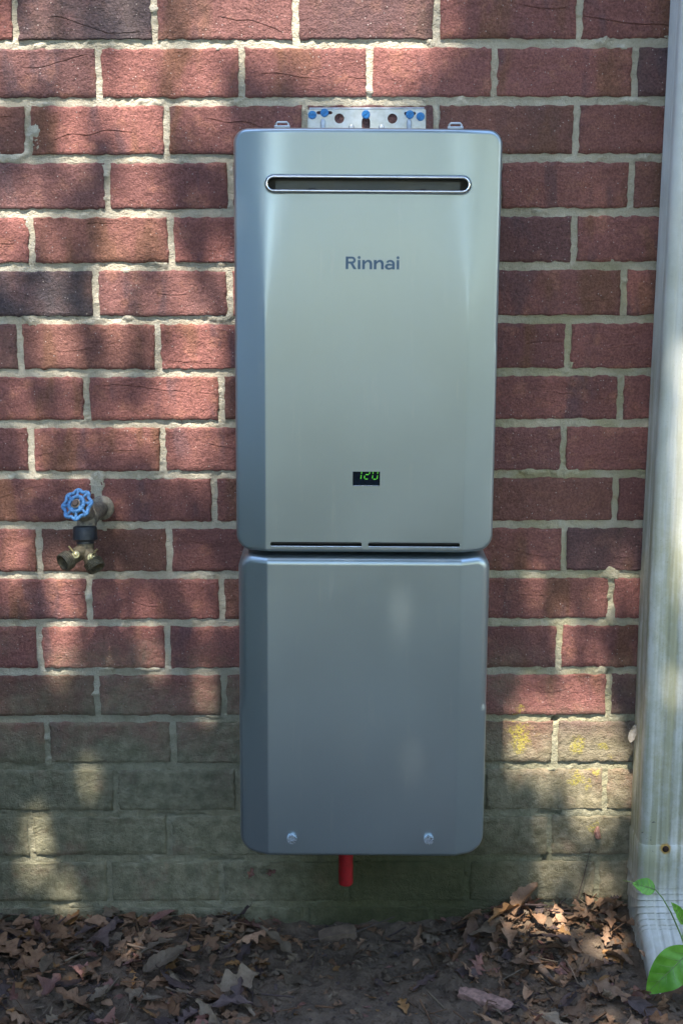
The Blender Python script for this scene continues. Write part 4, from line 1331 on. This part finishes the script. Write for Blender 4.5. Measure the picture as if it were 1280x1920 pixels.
def added_shrub(x, y, h, rad, label, seed):  # added out of view to block low skylight and darken the metal's reflections
    r_ = np.random.default_rng(seed); rp = random.Random(seed)
    o = thing('added_shrub', label, 'added_shrub', (x, y, 0), 'unseen bushes added to darken the lower wall')
    q = MB()
    for i in range(7):
        a_ = 6.28 * i / 7; limb(q, (0, 0, -.05), (rad * .7 * math.cos(a_), rad * .7 * math.sin(a_), h * rp.uniform(.6, .95)), .014, .004, rp, 6)
    q.build('stems', M_BARK, o)
    d_ = r_.normal(size=(4200, 3)); d_ /= np.linalg.norm(d_, axis=1)[:, None]
    p_ = d_ * r_.uniform(.35, 1, (4200, 1)) ** .5 * np.array([rad, rad, h * .52]) + np.array([0, 0, h * .5])
    p_ = p_[(p_[:, 2] > .03)]
    leaf_cards(p_, .07, r_, M_TREELEAF, 'foliage', o)
added_shrub(-1.02, -.55, .78, .43, 'unseen leafy bush added left of the tap to darken the lower wall', 31)

for i, (x, y, h, lab) in enumerate(((-2.3, -3.0, .62, 'unseen bush at the left end of the row added to dim the lower wall'), (-1.15, -3.4, .70, 'unseen bush second from the left in the row added to dim the lower wall'),
        (.05, -3.55, .62, 'unseen bush in the middle of the row added to dim the lower wall'), (1.2, -3.4, .70, 'unseen bush second from the right in the row added to dim the lower wall'), (2.3, -3.0, .62, 'unseen bush at the right end of the row added to dim the lower wall'))):
    added_shrub(x, y, h, .66, lab, 41 + i)
# ------------------------------------------------------------------ house added out of view for the metal to reflect
def make_siding():
    t = NT('pale_blue_siding')
    n = t.noise(t.pos(), 5, 4, .6)
    t.set(Base_Color=t.mix(t.map(n, .3, .7), (.52, .64, .80), (.58, .70, .85)), Roughness=.6)
    return t.m
M_SIDING, M_ROOF, M_TRIM = make_siding(), simple('roof_shingle', (.07, .065, .065), .95, 0, .3, 6), simple('white_trim', (.75, .75, .74), .5)
M_PANE = simple('window_glass', (.03, .04, .05), .08)
hs = thing('reflection_house', 'unseen pale blue house added at the left for the metal to reflect', 'house', (-4.7, -3.5, 0))
q = MB()
q.add([(0, -6, -.2), (0, 6, -.2), (0, 6, 4.4), (0, -6, 4.4), (-8, -6, -.2), (-8, 6, -.2), (-8, 6, 4.4), (-8, -6, 4.4), (-4, -6, 6.6), (-4, 6, 6.6)],
      [(0, 1, 2, 3), (5, 4, 7, 6), (4, 0, 3, 8, 7), (1, 5, 6, 9, 2)])
q.build('wall', M_SIDING, hs, False)
for i in range(24):
    MB().box((.012, 0, .05 + i * .18), (.02, 12.0, .16), Matrix.Rotation(.07, 3, 'Y')).build('siding_board', M_SIDING, hs, False)
q = MB()
for sg in (-1, 1):
    q.add([(-4 + sg * 4.5, -6.4, 4.15), (-4 + sg * 4.5, 6.4, 4.15), (-4, 6.4, 6.75), (-4, -6.4, 6.75), (-4 + sg * 4.5, -6.4, 4.25), (-4 + sg * 4.5, 6.4, 4.25), (-4, 6.4, 6.87), (-4, -6.4, 6.87)],
          [(0, 1, 2, 3), (4, 7, 6, 5), (0, 4, 5, 1), (0, 3, 7, 4), (1, 5, 6, 2)])
q.build('roof', M_ROOF, hs, False)
for y in (-4.2, 3.6):
    w = MB().box((.05, y, 2.0), (.06, 1.1, 1.5)).build('window', M_TRIM, hs, False)
    for dz in (-.34, .34): MB().box((.085, y, 2.0 + dz), (.02, .94, .60)).build('pane', M_PANE, w, False)
